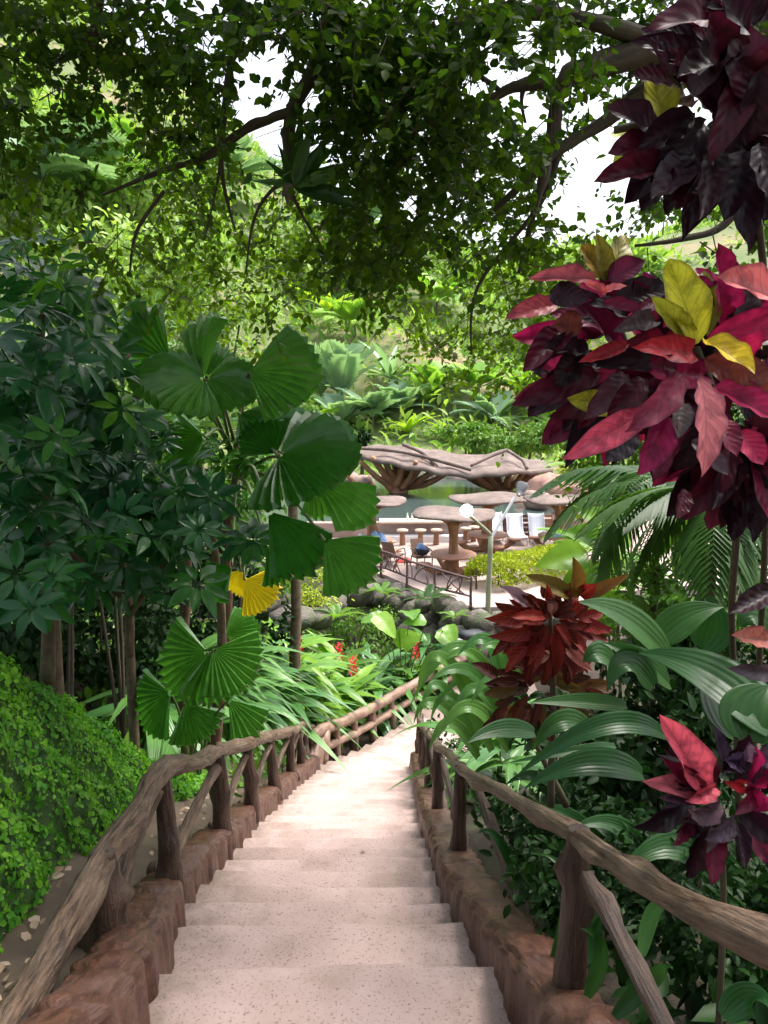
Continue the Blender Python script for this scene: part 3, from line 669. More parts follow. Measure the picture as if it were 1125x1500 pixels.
# loungers
def lounger(x, y, lb, rot=0):
    t = thing('sun_lounger', lb, 'sun lounger', (x, y, DECK), 'white loungers facing the camera')
    # feet towards the camera (-Y)
    m = MB(); V = []
    path = [(-.62, .36), (-.2, .36), (.32, .37), (.55, .62), (.78, .98), (.86, 1.12)]
    for (yy, zz) in path:
        for sx in (-.3, -.1, .1, .3): V.append(vec(x + sx, y + yy, DECK + zz - (.02 if abs(sx) < .2 else 0)))
    k = len(V); V += [v + vec(0, .03, -.05) for v in V]
    F = [[j * 4 + i, j * 4 + i + 1, (j + 1) * 4 + i + 1, (j + 1) * 4 + i] for j in range(5) for i in range(3)]
    F += [[k + q for q in f[::-1]] for f in F[:15]]
    F += [[j * 4 + e, (j + 1) * 4 + e, k + (j + 1) * 4 + e, k + j * 4 + e] for j in range(5) for e in (0, 3)] + [[i, i + 1, k + i + 1, k + i] for i in range(3)] + [[20 + i, 21 + i, k + 21 + i, k + 20 + i] for i in range(3)]
    m.put(V, F); m.build('sling', M['whiteplastic'], t)
    for sx in (-.33, .33):
        m = MB(); m.tube([vec(x + sx, y - .66, DECK + .34), vec(x + sx, y + .32, DECK + .35), vec(x + sx, y + .62, DECK + .7), vec(x + sx, y + .88, DECK + 1.13)], .022, 6, 0, 3); m.build('side_rail', M['whiteplastic'], t)
        for yy in (-.5, .35):
            m = MB(); m.tube([vec(x + sx, y + yy, DECK + .35), vec(x + sx * 1.05, y + yy - .06, DECK)], .02, 6, 0, 2); m.build('leg', M['whiteplastic'], t)
lounger(4.72, 31.9, 'leftmost white lounger, partly behind the grey lamp arm')
lounger(5.55, 31.6, 'middle white lounger of the three by the pool')
lounger(6.48, 31.6, 'rightmost white lounger of the three by the pool')
for k, x in enumerate((6.02, 7.0)):
    t = thing('wooden_slat_rack', ['dark red slatted rack between two white loungers', 'brown slatted rack right of the white loungers'][k], 'rack', (x, 32.5, DECK))
    for j in range(5):
        m = MB(); m.box((x, 32.5, DECK + .2 + j * .2), (.42, .06, .12)); m.build('slat', M['twig'] if k == 0 else M['trunkc'], t, False)
    for sx in (-.2, .2):
        m = MB(); m.box((x + sx, 32.56, DECK + .55), (.05, .05, 1.1)); m.build('upright', M['trunkc'], t, False)

# chairs by the twig railing
def chair(x, y, rz, lb):
    t = thing('wicker_chair', lb, 'chair', (x, y, DECK)); rot = Matrix.Translation((x, y, DECK)) @ Matrix.Rotation(rz, 4, 'Z')
    def q(a, b, c): return rot @ vec(a, b, c)
    def slab(n, p):
        m = MB(); V = [q(*v) for v in p]; V2 = [v + vec(0, 0, -.05) for v in V]; m.put(V + V2, [[0, 1, 2, 3], [7, 6, 5, 4], [0, 4, 5, 1], [1, 5, 6, 2], [2, 6, 7, 3], [3, 7, 4, 0]]); m.build(n, M['wicker'], t, False)
    slab('seat', [(-.28, -.3, .42), (.28, -.3, .42), (.26, .25, .38), (-.26, .25, .38)])
    slab('backrest', [(-.26, .24, .40), (.26, .24, .40), (.24, .48, .95), (-.24, .48, .95)])
    for sx in (-.3, .3):
        m = MB(); m.tube([q(sx, -.3, 0), q(sx, -.3, .6), q(sx, .3, .64)], .025, 6, 0, 3); m.build('armrest', M['wicker'], t)
        m = MB(); m.tube([q(sx * .9, .25, .4), q(sx * .95, .35, 0)], .025, 6, 0, 2); m.build('leg', M['wicker'], t)
chair(.35, 27.6, R(150), 'brown wicker chair behind the twig railing, back turned to the camera')
chair(1.35, 27.4, R(20), 'low wicker chair behind the railing carrying a backpack')
t = thing('backpack', 'blue and black backpack standing on a chair behind the twig railing', 'backpack', (1.35, 27.25, DECK + .42))
add('body', stone_mesh(60, 'body', 'darkfab', 14, 10), t, Matrix.Translation((1.35, 27.25, DECK + .64)) @ Matrix.Diagonal((.27, .2, .22, 1)))
add('top_panel', stone_mesh(61, 'top_panel', 'blue', 14, 10), t, Matrix.Translation((1.33, 27.2, DECK + .76)) @ Matrix.Diagonal((.2, .17, .13, 1)))
towel((.75, 28.1, DECK + .01), 'red cloth lying on the terrace beside the wicker chair', 'redcloth', (.3, .2, .15))
for k, (px, py) in enumerate(((797, 812), (810, 813))):
    q = P(px, py, 27.6); q.z = DECK + .03
    o = add('sandal', stone_mesh(70 + k, 'sandal', 'darkfab'), None, Matrix.Translation(q) @ Matrix.Rotation(.5 + k, 4, 'Z') @ Matrix.Diagonal((.17, .07, .05, 1))); tag(o, ['dark sandal left lying alone on the terrace near the hedge', 'dark sandal nearest the bright shrub on the terrace'][k], 'sandal')

# lamp post with a lit and an unlit floodlight
lb_ = P(712, 948, 22.2); lt = P(719, 786, 22.2)
t = thing('lamp_post', 'grey green pole with one lit and one unlit floodlight beside the rocks', 'lamp post', lb_)
m = MB(); m.tube([lb_ + vec(0, 0, -.8), lb_.lerp(lt, .5), lt], [.085, .08, .075], 12, 0, 3); m.build('pole', M['galv'], t)
la = P(690, 757, 21.9); m = MB(); m.tube([lt + vec(0, 0, -.15), lt + vec(-.02, 0, .08), la], .045, 8, 0, 4); m.build('arm', M['galv'], t)
lra = P(754, 728, 22.4); m = MB(); m.tube([lt + vec(0, 0, -.1), lt + vec(.12, .02, .15), lra], .042, 8, 0, 4); m.build('arm', M['white'], t)
def head_(c, d, lit):
    W = frame(c, d, (0, .2, 1))
    V = []; F = []
    for (yy, r) in ((-.2, .06), (-.05, .12), (.12, .19), (.2, .19)):
        for k in range(10): a = k * .6283; V.append(W @ vec(math.cos(a) * r, yy, math.sin(a) * r))
    F = [[j * 10 + k, j * 10 + (k + 1) % 10, (j + 1) * 10 + (k + 1) % 10, (j + 1) * 10 + k] for j in range(3) for k in range(10)] + [list(range(10))]
    m = MB(); m.put(V, F); h = m.build('lamp_head', M['grey'], t)
    me = mesh('lens', [W @ vec(math.cos(k * .6283) * .185, .205, math.sin(k * .6283) * .185) - WM[h].translation for k in range(10)] , [list(range(10))], None, M['glow' if lit else 'grey'])
    add('lens', me, h, WM[h])
head_(P(684, 744, 21.8), (-.15, -1, -.25), True); head_(P(763, 718, 22.4), (.4, .5, .75), False)

# hedge at the corner of the terrace
hl = [(3.0, 24.3), (4.2, 25.0), (6.6, 26.6)]
t = thing('hedge', 'rounded yellow green hedge at the corner of the terrace', 'hedge', (4.2, 25, DECK))
n = 7500; pos = np.zeros((n, 3)); out = np.zeros((n, 3))
for i in range(n):
    f = random.random() * 2; k = min(int(f), 1); ff = f - k
    cx = hl[k][0] + (hl[k + 1][0] - hl[k][0]) * ff; cy = hl[k][1] + (hl[k + 1][1] - hl[k][1]) * ff
    a = U(-.3, math.pi + .3); r = U(.82, 1.05) * (1 + .09 * math.sin(f * 9 + a * 3))
    taper = min(1, .55 + min(f, 2 - f) * 2)
    d = vec(math.cos(a) * .55, -math.cos(a) * .6, math.sin(a) * .62 + .02) * taper
    pos[i] = vec(cx, cy, DECK + .32) + d * r; out[i] = d.normalized()
Yd = rng.normal(0, .7, (n, 3)) + out * .6 + [0, 0, .4]; X, Yd, Z = axes(Yd, out + rng.normal(0, .5, (n, 3))); s = rng.uniform(.06, .12, (n, 1))
cloud('foliage', LEAF8, pos, X * s * .7, Yd * s, Z * s, np.clip(rng.normal(.6, .3, n), 0, 1), M['hedge'], t)
for k in range(7):
    f = k / 6 * 1.98; q = min(int(f), 1); ff = f - q; cx = hl[q][0] + (hl[q + 1][0] - hl[q][0]) * ff; cy = hl[q][1] + (hl[q + 1][1] - hl[q][1]) * ff
    m = MB(); m.tube([vec(cx, cy, DECK - .1), vec(cx + U(-.1, .1), cy, DECK + .4), vec(cx + U(-.2, .2), cy, DECK + .7)], [.04, .03, .015], 6, .05, 3); m.build('stem', M['wood'], t)

# pavilion: leaf shaped roof carried by two branching trunks
pav = thing('pavilion', 'open pavilion with a wavy sculpted roof on branching tree trunks', 'pavilion', (3.5, 44, DECK))
nu, nv = 36, 12; V = []; UVs = []
out_px = [(515, 658, 668), (545, 653, 672), (590, 651, 682), (640, 658, 689), (690, 668, 695), (720, 664, 694), (742, 659, 692), (775, 674, 691), (825, 674, 688)]
for i in range(nu + 1):
    u = i / nu; px = 515 + 295 * u
    top = np.interp(px, [a for a, b, c in out_px], [b for a, b, c in out_px]); bot = np.interp(px, [a for a, b, c in out_px], [c for a, b, c in out_px])
    e = math.sin(math.pi * min(1, max(.0, u))) ** .45
    for j in range(nv + 1):
        v = j / nv
        Yq = 44 + (-2.6 + 5.2 * v) * max(e, .12)
        py = bot + (top - bot) * v ** .8
        q = P(px, py, Yq)
        q.z += .05 * math.sin(u * 40 + v * 3) + .04 * math.sin(v * 14 + u * 9) + U(-.02, .02)
        V.append(q)
k = len(V); V += [v + vec(0, 0, -.20) for v in V]; w = nv + 1
F = [[i * w + j, (i + 1) * w + j, (i + 1) * w + j + 1, i * w + j + 1] for i in range(nu) for j in range(nv)]
F += [[k + q for q in f[::-1]] for f in F]
F += [[i * w, k + i * w, k + (i + 1) * w, (i + 1) * w] for i in range(nu)] + [[i * w + nv, (i + 1) * w + nv, k + (i + 1) * w + nv, k + i * w + nv] for i in range(nu)]
F += [[j, j + 1, k + j + 1, k + j] for j in range(nv)] + [[nu * w + j + 1, nu * w + j, k + nu * w + j, k + nu * w + j + 1] for j in range(nv)]
m = MB(); m.put(V, F); rf = m.build('roof', M['roof'], pav)
for (pts, Yo) in (([(517, 658), (575, 662), (625, 672), (690, 690)], 41.6), ([(590, 653), (620, 666), (640, 686)], 42), ([(742, 661), (715, 672), (690, 684)], 42.4), ([(742, 661), (765, 676), (772, 688)], 42.4)):
    m = MB(); m.tube([P(a, b - 2, Yo + 1.5 * (690 - b) / 30) for a, b in pts], .10, 7, .1, 4); m.build('roof_rib', M['roof'], rf)
def tree_support(px, py, Y, tips):
    b = P(px, py, Y)
    m = MB(); m.tube([vec(b.x, b.y, DECK - .1), b + vec(0, 0, .6)], [.75, .55, .5], 14, .08, 4); m.build('trunk', M['trunkc'], pav)
    for (tx, ty, dy, r) in tips:
        e = P(tx, ty, Y + dy); s = b + vec(U(-.3, .3), U(-.3, .3), .3)
        md = s.lerp(e, .5) + vec(0, 0, -.25); md.z = min(md.z, e.z - .3)
        m = MB(); m.tube([s, md, e], [r * 1.3, r, r * .75], 9, .08, 6, knots=2); m.build('branch', M['trunkc'], pav)
tree_support(584, 722, 44, [(528, 676, -1, .16), (545, 670, -1.5, .2), (562, 672, -1, .18), (578, 672, 0, .25), (592, 674, -1, .22), (605, 676, 1, .16), (622, 678, -1.4, .2), (640, 684, -1.8, .2), (660, 690, -1.5, .17), (610, 676, -2, .15), (550, 674, 1.5, .15), (598, 674, 1.5, .17)])
tree_support(737, 724, 44.5, [(668, 688, -1, .17), (690, 692, -1.5, .2), (710, 690, -1, .17), (728, 690, 0, .22), (748, 690, -1.4, .2), (768, 690, -1, .17), (790, 688, -1, .18), (720, 690, 1.5, .16), (700, 690, 1.5, .16), (760, 690, 1.5, .16)])
for k, (a, b) in enumerate((((505, 690), (545, 716)), ((540, 700), (560, 728)))):
    m = MB(); q0 = P(a[0], a[1], 45.5); q1 = P(b[0], b[1], 43.5); m.tube([q0, q0.lerp(q1, .5) + vec(0, 0, -.3), q1, vec(q1.x + .5, q1.y, DECK)], [.16, .15, .14, .16], 8, .06, 4); m.build('low_branch', M['trunkc'], pav)

# rocks round the pool
rk = [(505, 708, 47, 1.0, 'P'), (530, 712, 46, .8, 'P'), (478, 714, 47, 1.1, 'P'), (640, 706, 51, 1.0, 'G'), (665, 704, 51.5, .9, 'G'), (610, 706, 51, .9, 'G'), (690, 706, 51, 1.1, 'G'), (715, 708, 51, .9, 'G'), (800, 718, 41, 1.0, 'R'), (822, 716, 41, 1.1, 'R'), (846, 718, 41, 1.0, 'R'), (785, 733, 38, .6, 'P'), (845, 760, 35, .9, 'P'), (865, 752, 36, 1.0, 'P'), (770, 735, 40, .7, 'R')]
lbl = ['large pink rock behind the low bent branch of the pavilion', 'small pink rock beside the pavilion trunk', 'pink rock half hidden behind the fan palm', 'grey rock at the far pool edge, middle of the row', 'grey rock at the far pool edge below the roof valley', 'grey rock at the far pool edge beside the left trunk', 'grey rock at the far pool edge left of the right trunk', 'grey rock at the far pool edge touching the right trunk', 'red brown rock left in the low wall beyond the loungers', 'red brown rock in the middle of the low wall', 'red brown rock next to the slender palm', 'small pale rock behind the umbrella table by the loungers', 'pale rock right of the brown slatted rack', 'pale rock behind the slender palm', 'red rock under the right end of the pavilion roof']
for k, (px, py, Y, s, c) in enumerate(rk):
    o = put_stone('boulder', {'P': STP, 'G': ST, 'R': STR}[c], P(px, py, Y), (s * 1.5, s, s * .8)); tag(o, lbl[k], 'rock', 'rocks round the pool')

# ------------------------------------------------------------------ leaf shapes (unit length along +Y, shared by many leaves)
def grid_leaf(name, mat, prof, nl=9, nw=4, bend=.2, fold=.12, wave=.0, wf=3, pleat=0, tipdrop=0, seed=0, W=1.0):
    rs = random.Random(seed); V = []; UV = []; ph = rs.uniform(0, 6)
    for i in range(nl + 1):
        t = i / nl; w = prof(t) * W
        for j in range(nw + 1):
            u = j / nw - .5
            z = fold * abs(u) * 2 * w * .5 - bend * t * t - tipdrop * max(0, t - .6) ** 2 + wave * math.sin(t * wf * 6.28 + ph + (3 if u > 0 else 0)) * abs(u) * 2
            if pleat: z += pleat * (1 if j % 2 else -1) * w
            V.append((u * w, t, z)); UV.append((j / nw, t))
    q = nw + 1
    F = [[i * q + j, i * q + j + 1, (i + 1) * q + j + 1, (i + 1) * q + j] for i in range(nl) for j in range(nw)]
    return mesh(name, V, F, UV, mat)
ell = lambda t: max(.02, math.sin(math.pi * min(1, t) ** .9) ** .66) if 0 < t < 1 else .03
lance = lambda t: max(.02, math.sin(math.pi * t ** .62) ** .9) if 0 < t < 1 else .03
ovate = lambda t: max(.03, math.sin(math.pi * t ** .7) ** .75) if 0 < t < 1 else .03
CRO = [grid_leaf('leaf', M['croton'], ell, 12, 4, b, f, .035, 2.2 + i * .5, seed=i) for i, (b, f) in enumerate([(.10, .28), (.24, .22), (.03, .35), (.36, .2), (-.12, .3)])]
CROV = [grid_leaf('leaf', M['crotonv'], ell, 10, 4, b, f, .03, 3, seed=i) for i, (b, f) in enumerate([(.12, .25), (.28, .2), (.4, .25)])]
GIN = [grid_leaf('leaf', M['ginger'], lance, 9, 4, b, .3, .01, 2, seed=i, W=.24) for i, b in enumerate([.25, .45, .65])]
PGR = [grid_leaf('leaf', M['ginger2'], lance, 11, 6, b, .2, 0, 2, pleat=.05, seed=i, W=.21, tipdrop=d) for i, (b, d) in enumerate([(.35, 1.2), (.6, 1.6), (.9, 1.2)])]

def fan_mesh(name, mat, span=R(300), n=30, cup=.18, droop=.25, seed=0, rim=.05, splits=0):
    """pleated round palm leaf, hub at the origin, radius 1, pleats as folded ribs"""
    rs = random.Random(seed); V = []; UV = []; F = []
    cuts = set(rs.randrange(4, 2 * n - 4) & ~1 for _ in range(splits))
    rings = [.06, .3, .6, .85, 1.0]; m = 2 * n
    for i in range(m + 1):
        a = -span / 2 + span * i / m + math.pi / 2
        odd = i % 2
        for k, r in enumerate(rings):
            rr = r
            if k == 4: rr = (1.0 if odd else .88) * (1 - .14 * abs(i / m - .5) * 2) + rs.uniform(-rim, rim) * .4
            z = (.075 * r if odd else -.05 * r) + cup * r * r * abs(i / m - .5) * 1.2 - droop * r * r * r * 1.1
            V.append((math.cos(a) * rr, math.sin(a) * rr, z)); UV.append((i / m * n / 6, r))
    w = 5
    for i in range(m):
        for k in range(4):
            if i in cuts and k >= 1: continue
            F.append([i * w + k, i * w + k + 1, (i + 1) * w + k + 1, (i + 1) * w + k])
    return mesh(name, V, F, UV, mat, smooth=False)
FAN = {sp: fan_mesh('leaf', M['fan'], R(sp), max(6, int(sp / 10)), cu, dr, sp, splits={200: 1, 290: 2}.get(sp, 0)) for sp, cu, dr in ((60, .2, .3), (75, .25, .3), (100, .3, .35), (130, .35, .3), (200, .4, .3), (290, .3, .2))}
FANY = fan_mesh('leaf', M['fany'], R(120), 14, .3, .3, 5)

def scheff_mesh(k, mat, nlf=8):
    rs = random.Random(k); mb = MB(); q = 0
    V = [(0, 0, 0)]; UV = [(.5, 0)]; F = []
    for i in range(nlf):
        a = 2 * math.pi * (i + rs.uniform(-.18, .18)) / nlf; L = rs.uniform(.78, 1.05); dr = rs.uniform(.12, .5)
        ca, sa = math.cos(a), math.sin(a); W = .33 * L
        b0 = len(V)
        for j in range(1, 7):
            t = j / 6; w = max(.02, math.sin(math.pi * ((t - .18) / .82) ** .8) ** .8) * W if t > .19 and t < 1 else .012
            r = L * t; z = .06 * t - dr * t * t * .8
            for u in (-.5, 0, .5):
                x, y = ca * r - sa * u * w, sa * r + ca * u * w
                V.append((x, y, z + abs(u) * w * .35)); UV.append((u + .5, t))
        F.append([0, b0, b0 + 1]); F.append([0, b0 + 1, b0 + 2])
        for j in range(5):
            for u in range(2): F.append([b0 + j * 3 + u, b0 + j * 3 + 3 + u, b0 + j * 3 + 4 + u, b0 + j * 3 + 1 + u])
    # petiole
    b0 = len(V)
    for j in range(4):
        for c in range(3): an = c * 2.094; V.append((math.cos(an) * .018, math.sin(an) * .018 - .25 * (j / 3) ** 2, -.35 * j)); UV.append((.5, 0))
    for j in range(3):
        for c in range(3): F.append([b0 + j * 3 + c, b0 + j * 3 + (c + 1) % 3, b0 + j * 3 + 3 + (c + 1) % 3, b0 + j * 3 + 3 + c])
    return mesh('leaf', V, F, UV, mat)
SCH = [scheff_mesh(i, M['scheff'], n) for i, n in enumerate((8, 9, 7, 8))]
SCHY = [scheff_mesh(i + 9, M['scheffy'], n) for i, n in enumerate((6, 7, 8))]

def frond_mesh(name, mat, n=22, lw=.05, ll=.34, bend=.5, seed=0, vee=.25, droop=.35):
    """feather frond of unit length: rachis plus leaflets in one blade"""
    rs = random.Random(seed); V = []; UV = []; F = []
    def rp(t): return Vector((0, t * (1 - .12 * bend * t), -bend * t * t * .75 + .12 * t))
    m = 8
    for i in range(m + 1):
        p = rp(i / m); r = .012 * (1 - .8 * i / m)
        V += [p + Vector((-r, 0, 0)), p + Vector((0, 0, r)), p + Vector((r, 0, 0))]; UV += [(.5, 0)] * 3
    for i in range(m):
        for j in range(2): F.append([i * 3 + j, i * 3 + j + 1, i * 3 + j + 4, i * 3 + j + 3])
    for s in (-1, 1):
        for k in range(n):
            t = .14 + .86 * (k + .5) / n; p = rp(t); L = ll * math.sin(math.pi * (t * .78 + .16)) * rs.uniform(.85, 1.1)
            d = Vector((s * .85, .55 + .4 * t, vee)); d.normalize(); w = lw * rs.uniform(.8, 1.1)
            side = d.cross(Vector((0, 0, 1))).normalized(); b = len(V)
            for (f, ww) in ((0, .5), (.45, 1), (1, .05)):
                c = p + d * L * f + Vector((0, 0, -droop * L * f * f))
                V += [c - side * w * ww * .5, c + side * w * ww * .5]; UV += [(0, f), (1, f)]
            F += [[b, b + 1, b + 3, b + 2], [b + 2, b + 3, b + 5, b + 4]]
    return mesh(name, V, F, UV, mat)

def curve_leaf(parent, base, mid, tip, w, mat, hint=(0, -.3, 1), nw=8, pleat=.05, prof=lance, name='leaf', nl=14):
    """one arching strap leaf built along its own curve"""
    base, mid, tip = Vector(base), Vector(mid), Vector(tip); V = []; UV = []; hint = Vector(hint)
    for i in range(nl + 1):
        t = i / nl; p = base.lerp(mid, t).lerp(mid.lerp(tip, t), t); tg = ((mid - base) * (1 - t) + (tip - mid) * t).normalized()
        s = tg.cross(hint).normalized(); nn = s.cross(tg); ww = w * prof(min(.995, max(.005, .04 + .96 * t)))
        for j in range(nw + 1):
            u = j / nw - .5
            V.append(p + s * u * ww + nn * (pleat * ww * (.5 if j % 2 else -.5) + .25 * abs(u) * ww)); UV.append((j / nw, t))
    q = nw + 1
    F = [[i * q + j, i * q + j + 1, (i + 1) * q + j + 1, (i + 1) * q + j] for i in range(nl) for j in range(nw)]
    iv = WM[parent].inverted()
    return add(name, mesh(name, [iv @ v for v in V], F, UV, mat), parent, WM[parent])

# ------------------------------------------------------------------ crotons on the right
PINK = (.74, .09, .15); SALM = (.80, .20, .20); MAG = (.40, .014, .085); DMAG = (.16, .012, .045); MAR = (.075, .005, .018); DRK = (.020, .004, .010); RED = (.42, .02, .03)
YEL = (.80, .72, .03); OLV = (.30, .24, .025); GRY = (.09, .06, .08); YGR = (.44, .54, .04); BRN = (.20, .04, .03)
def crot_leaf(parent, b, t, wpx, col, Yb, Yt, conv, meshes=None, hint=None):
    B = P(*conv(*b), Yb); T = P(*conv(*t), Yt); L = (T - B).length
    w = wpx / FPX * (Yb + Yt) / 2
    hv = Vector((U(-.35, .35), -1, U(.0, .6))) if hint is None else Vector(hint)
    ms = random.choice(meshes or CRO)
    c = tuple(max(0, x * U(.85, 1.15)) for x in col)
    return add('leaf', ms, parent, frame(B, T - B, hv, w, L, L), c)
def crot_fill(parent, cpx, rpx, n, Y0, Y1, lpx, cols, ms=None, axis=None):
    """leaves springing outwards from a rosette heart"""
    for k in range(n):
        a = U(0, 6.283); r = math.sqrt(random.random()); Y = U(Y0, Y1)
        bx, by = cpx[0] + rpx[0] * r * .62 * math.cos(a), cpx[1] + rpx[1] * r * .62 * math.sin(a)
        a2 = a + U(-.5, .5); L = U(*lpx)
        crot_leaf(parent, (bx, by), (bx + L * math.cos(a2), by + L * math.sin(a2) + 12), L * U(.40, .52), random.choice(cols), Y, Y + U(-.14, .05), lambda x, y: (x, y), ms, (math.cos(a2) * U(-.6, .6), -1, U(-.1, .8)))
gz = lambda x, y: float(G(x, y))
c4 = lambda x, y: (740 + x / 2.922, 330 + y / 2.922)
ct = thing('croton_shrub', 'large croton shrub with magenta, pink and yellow leaves beside the railing', 'croton', (1.25, 2.0, gz(1.25, 2)))
leaves = [((820, 508), (712, 128), 180, YEL, 1.75, 1.80), ((806, 492), (598, 300), 95, YGR, 1.78, 1.72), ((850, 488), (1072, 608), 132, YEL, 1.74, 1.62), ((862, 475), (880, 150), 95, OLV, 1.82, 1.9),
 ((1190, 330), (916, 215), 160, SALM, 1.7, 1.62), ((862, 492), (1190, 350), 95, MAG, 1.75, 1.7), ((832, 660), (936, 1003), 158, SALM, 1.66, 1.55), ((592, 800), (272, 990), 132, PINK, 1.72, 1.62),
 ((698, 815), (572, 1068), 138, MAG, 1.72, 1.66), ((762, 640), (588, 862), 138, (.30, .05, .09), 1.7, 1.6), ((806, 560), (650, 500), 120, RED, 1.74, 1.6), ((850, 570), (1140, 725), 150, BRN, 1.86, 1.82),
 ((890, 690), (1190, 840), 135, MAG, 1.72, 1.65), ((432, 240), (325, 82), 118, OLV, 1.95, 1.95), ((430, 235), (548, 22), 112, (.42, .36, .04), 1.96, 2.0), ((425, 240), (432, 48), 92, OLV, 1.94, 1.9),
 ((378, 232), (128, 212), 76, (.40, .09, .12), 1.92, 1.8), ((225, 338), (48, 350), 96, (.36, .05, .07), 1.9, 1.84), ((272, 438), (86, 606), 120, MAR, 1.9, 1.8), ((440, 235), (596, 146), 112, DMAG, 1.93, 1.9),
 ((470, 310), (706, 238), 120, DRK, 1.88, 1.85), ((310, 560), (210, 684), 120, DRK, 1.9, 1.86), ((524, 510), (288, 602), 62, (.34, .03, .05), 1.82, 1.74), ((428, 292), (352, 244), 42, SALM, 1.86, 1.8), ((418, 292), (482, 242), 42, SALM, 1.86, 1.8),
 ((800, 920), (962, 1046), 92, GRY, 1.72, 1.66), ((560, 880), (415, 1012), 115, (.05, .04, .06), 1.8, 1.76), ((474, 772), (282, 742), 112, YGR, 1.86, 1.8), ((700, 950), (640, 1095), 80, DMAG, 1.76, 1.74), ((770, 1130), (735, 1255), 82, MAR, 1.76, 1.72),
 ((640, 410), (470, 450), 90, GRY, 1.8, 1.7), ((520, 640), (400, 790), 120, (.10, .03, .05), 1.8, 1.72), ((600, 660), (470, 800), 110, MAR, 1.78, 1.72), ((730, 620), (620, 590), 100, DMAG, 1.72, 1.64), ((900, 820), (1010, 960), 120, DMAG, 1.72, 1.66), ((960, 610), (1130, 640), 130, BRN, 1.72, 1.66), ((760, 760), (740, 910), 90, (.13, .1, .11), 1.74, 1.68), ((1000, 880), (1120, 1010), 120, MAG, 1.74, 1.7), ((190, 290), (330, 300), 110, DRK, 1.86, 1.8), ((330, 420), (190, 430), 110, (.22, .05, .04), 1.9, 1.86), ((640, 330), (560, 390), 60, DMAG, 1.84, 1.78), ((420, 330), (590, 350), 60, DMAG, 1.86, 1.8)]
for (b, t, w, c, y0, y1) in leaves: crot_leaf(ct, b, t, w / 2.922, c, y0 - .12, y1 - .12, c4)
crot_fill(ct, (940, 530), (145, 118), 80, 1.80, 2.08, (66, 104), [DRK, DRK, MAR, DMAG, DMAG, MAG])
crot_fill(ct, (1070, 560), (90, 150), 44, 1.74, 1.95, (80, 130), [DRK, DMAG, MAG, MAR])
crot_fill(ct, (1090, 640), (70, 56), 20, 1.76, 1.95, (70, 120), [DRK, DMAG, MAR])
for pts, r in (([(1084, 1290, 3.1), (1080, 1100, 2.9), (1072, 900, 2.5), (1080, 700, 1.95), (1020, 510, 1.78)], .012), ([(1076, 760, 1.93), (960, 600, 1.9), (888, 420, 1.95)], .007)):
    m = MB(); m.tube([P(*p) for p in pts], [r * 1.15, r, r * .7], 8, .06, 6); m.build('stem', M['stemb'], ct)
_q = P(1084, 1290, 3.1); m = MB(); m.tube([_q, vec(_q.x, _q.y, gz(_q.x, _q.y) - .1)], .013, 8, .05, 4); m.build('stem', M['stemb'], ct)

c2 = lambda x, y: (560 + x / 1.991, y / 1.991)
ct2 = thing('croton_shrub', 'tall dark maroon croton towering at the top corner with one yellow leaf', 'croton', (1.6, 1.9, gz(1.6, 1.9)))
for (b, t, w, c, y0, y1) in [((822, 362), (786, 186), 104, (.40, .38, .03), 1.7, 1.72), ((812, 392), (668, 300), 92, (.05, .012, .02), 1.68, 1.62), ((842, 486), (622, 526), 84, MAR, 1.66, 1.58), ((802, 422), (688, 420), 86, MAR, 1.68, 1.62), ((720, 400), (670, 380), 60, YGR, 1.75, 1.78), ((740, 450), (672, 470), 56, YGR, 1.76, 1.78), ((960, 330), (840, 200), 100, MAR, 1.64, 1.6), ((1030, 260), (930, 40), 130, MAR, 1.62, 1.56), ((1080, 300), (1060, 60), 140, MAR, 1.6, 1.55), ((1000, 350), (1110, 200), 120, MAR, 1.62, 1.6), ((960, 160), (920, 240), 90, GRY, 1.6, 1.56), ((1060, 440), (1000, 640), 110, DRK, 1.64, 1.58), ((900, 500), (860, 600), 90, MAR, 1.66, 1.6), ((1100, 420), (1150, 600), 120, DRK, 1.62, 1.56)]:
    crot_leaf(ct2, b, t, w / 1.991, c, y0, y1, c2)
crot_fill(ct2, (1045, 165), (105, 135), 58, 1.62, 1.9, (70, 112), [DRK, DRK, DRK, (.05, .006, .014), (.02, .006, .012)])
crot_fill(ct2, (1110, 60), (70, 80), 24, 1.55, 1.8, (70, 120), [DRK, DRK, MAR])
m = MB(); m.tube([P(1040, 180, 1.74), P(1112, 330, 1.8), P(1122, 700, 2.1), P(1110, 1000, 2.9), vec(1.55, 3.0, gz(1.55, 3.0))], [.007, .009, .011, .014], 8, .06, 6); m.build('stem', M['stemb'], ct2)
m = MB(); m.tube([P(900, 190, 1.74), P(985, 190, 1.74), P(1100, 300, 1.8)], [.008, .010, .012], 8, .06, 6); m.build('stem', M['stemb'], ct2)

c8 = lambda x, y: (680 + x / 2.528, 800 + y / 2.528)
ct3 = thing('croton_shrub', 'dark red croton with yellow veins above the far part of the railing', 'croton', (1.2, 4.1, gz(1.2, 4.1)))
for (b, t, w, c) in [((412, 190), (418, 58), 66, (.16, .10, .02)), ((402, 190), (278, 108), 66, (.14, .08, .02)), ((440, 190), (572, 125), 50, (.15, .07, .02)), ((230, 220), (155, 150), 55, (.34, .17, .20)), ((380, 370), (445, 440), 46, (.34, .12, .10)), ((300, 380), (270, 436), 50, (.30, .12, .08)), ((280, 240), (118, 280), 66, (.2, .01, .01)), ((430, 180), (480, 150), 60, (.2, .01, .014)), ((300, 300), (130, 350), 60, (.22, .015, .015)), ((420, 290), (520, 300), 60, (.14, .008, .014))]:
    crot_leaf(ct3, b, t, w / 2.528, c, 3.5, 3.35, c8, CROV)
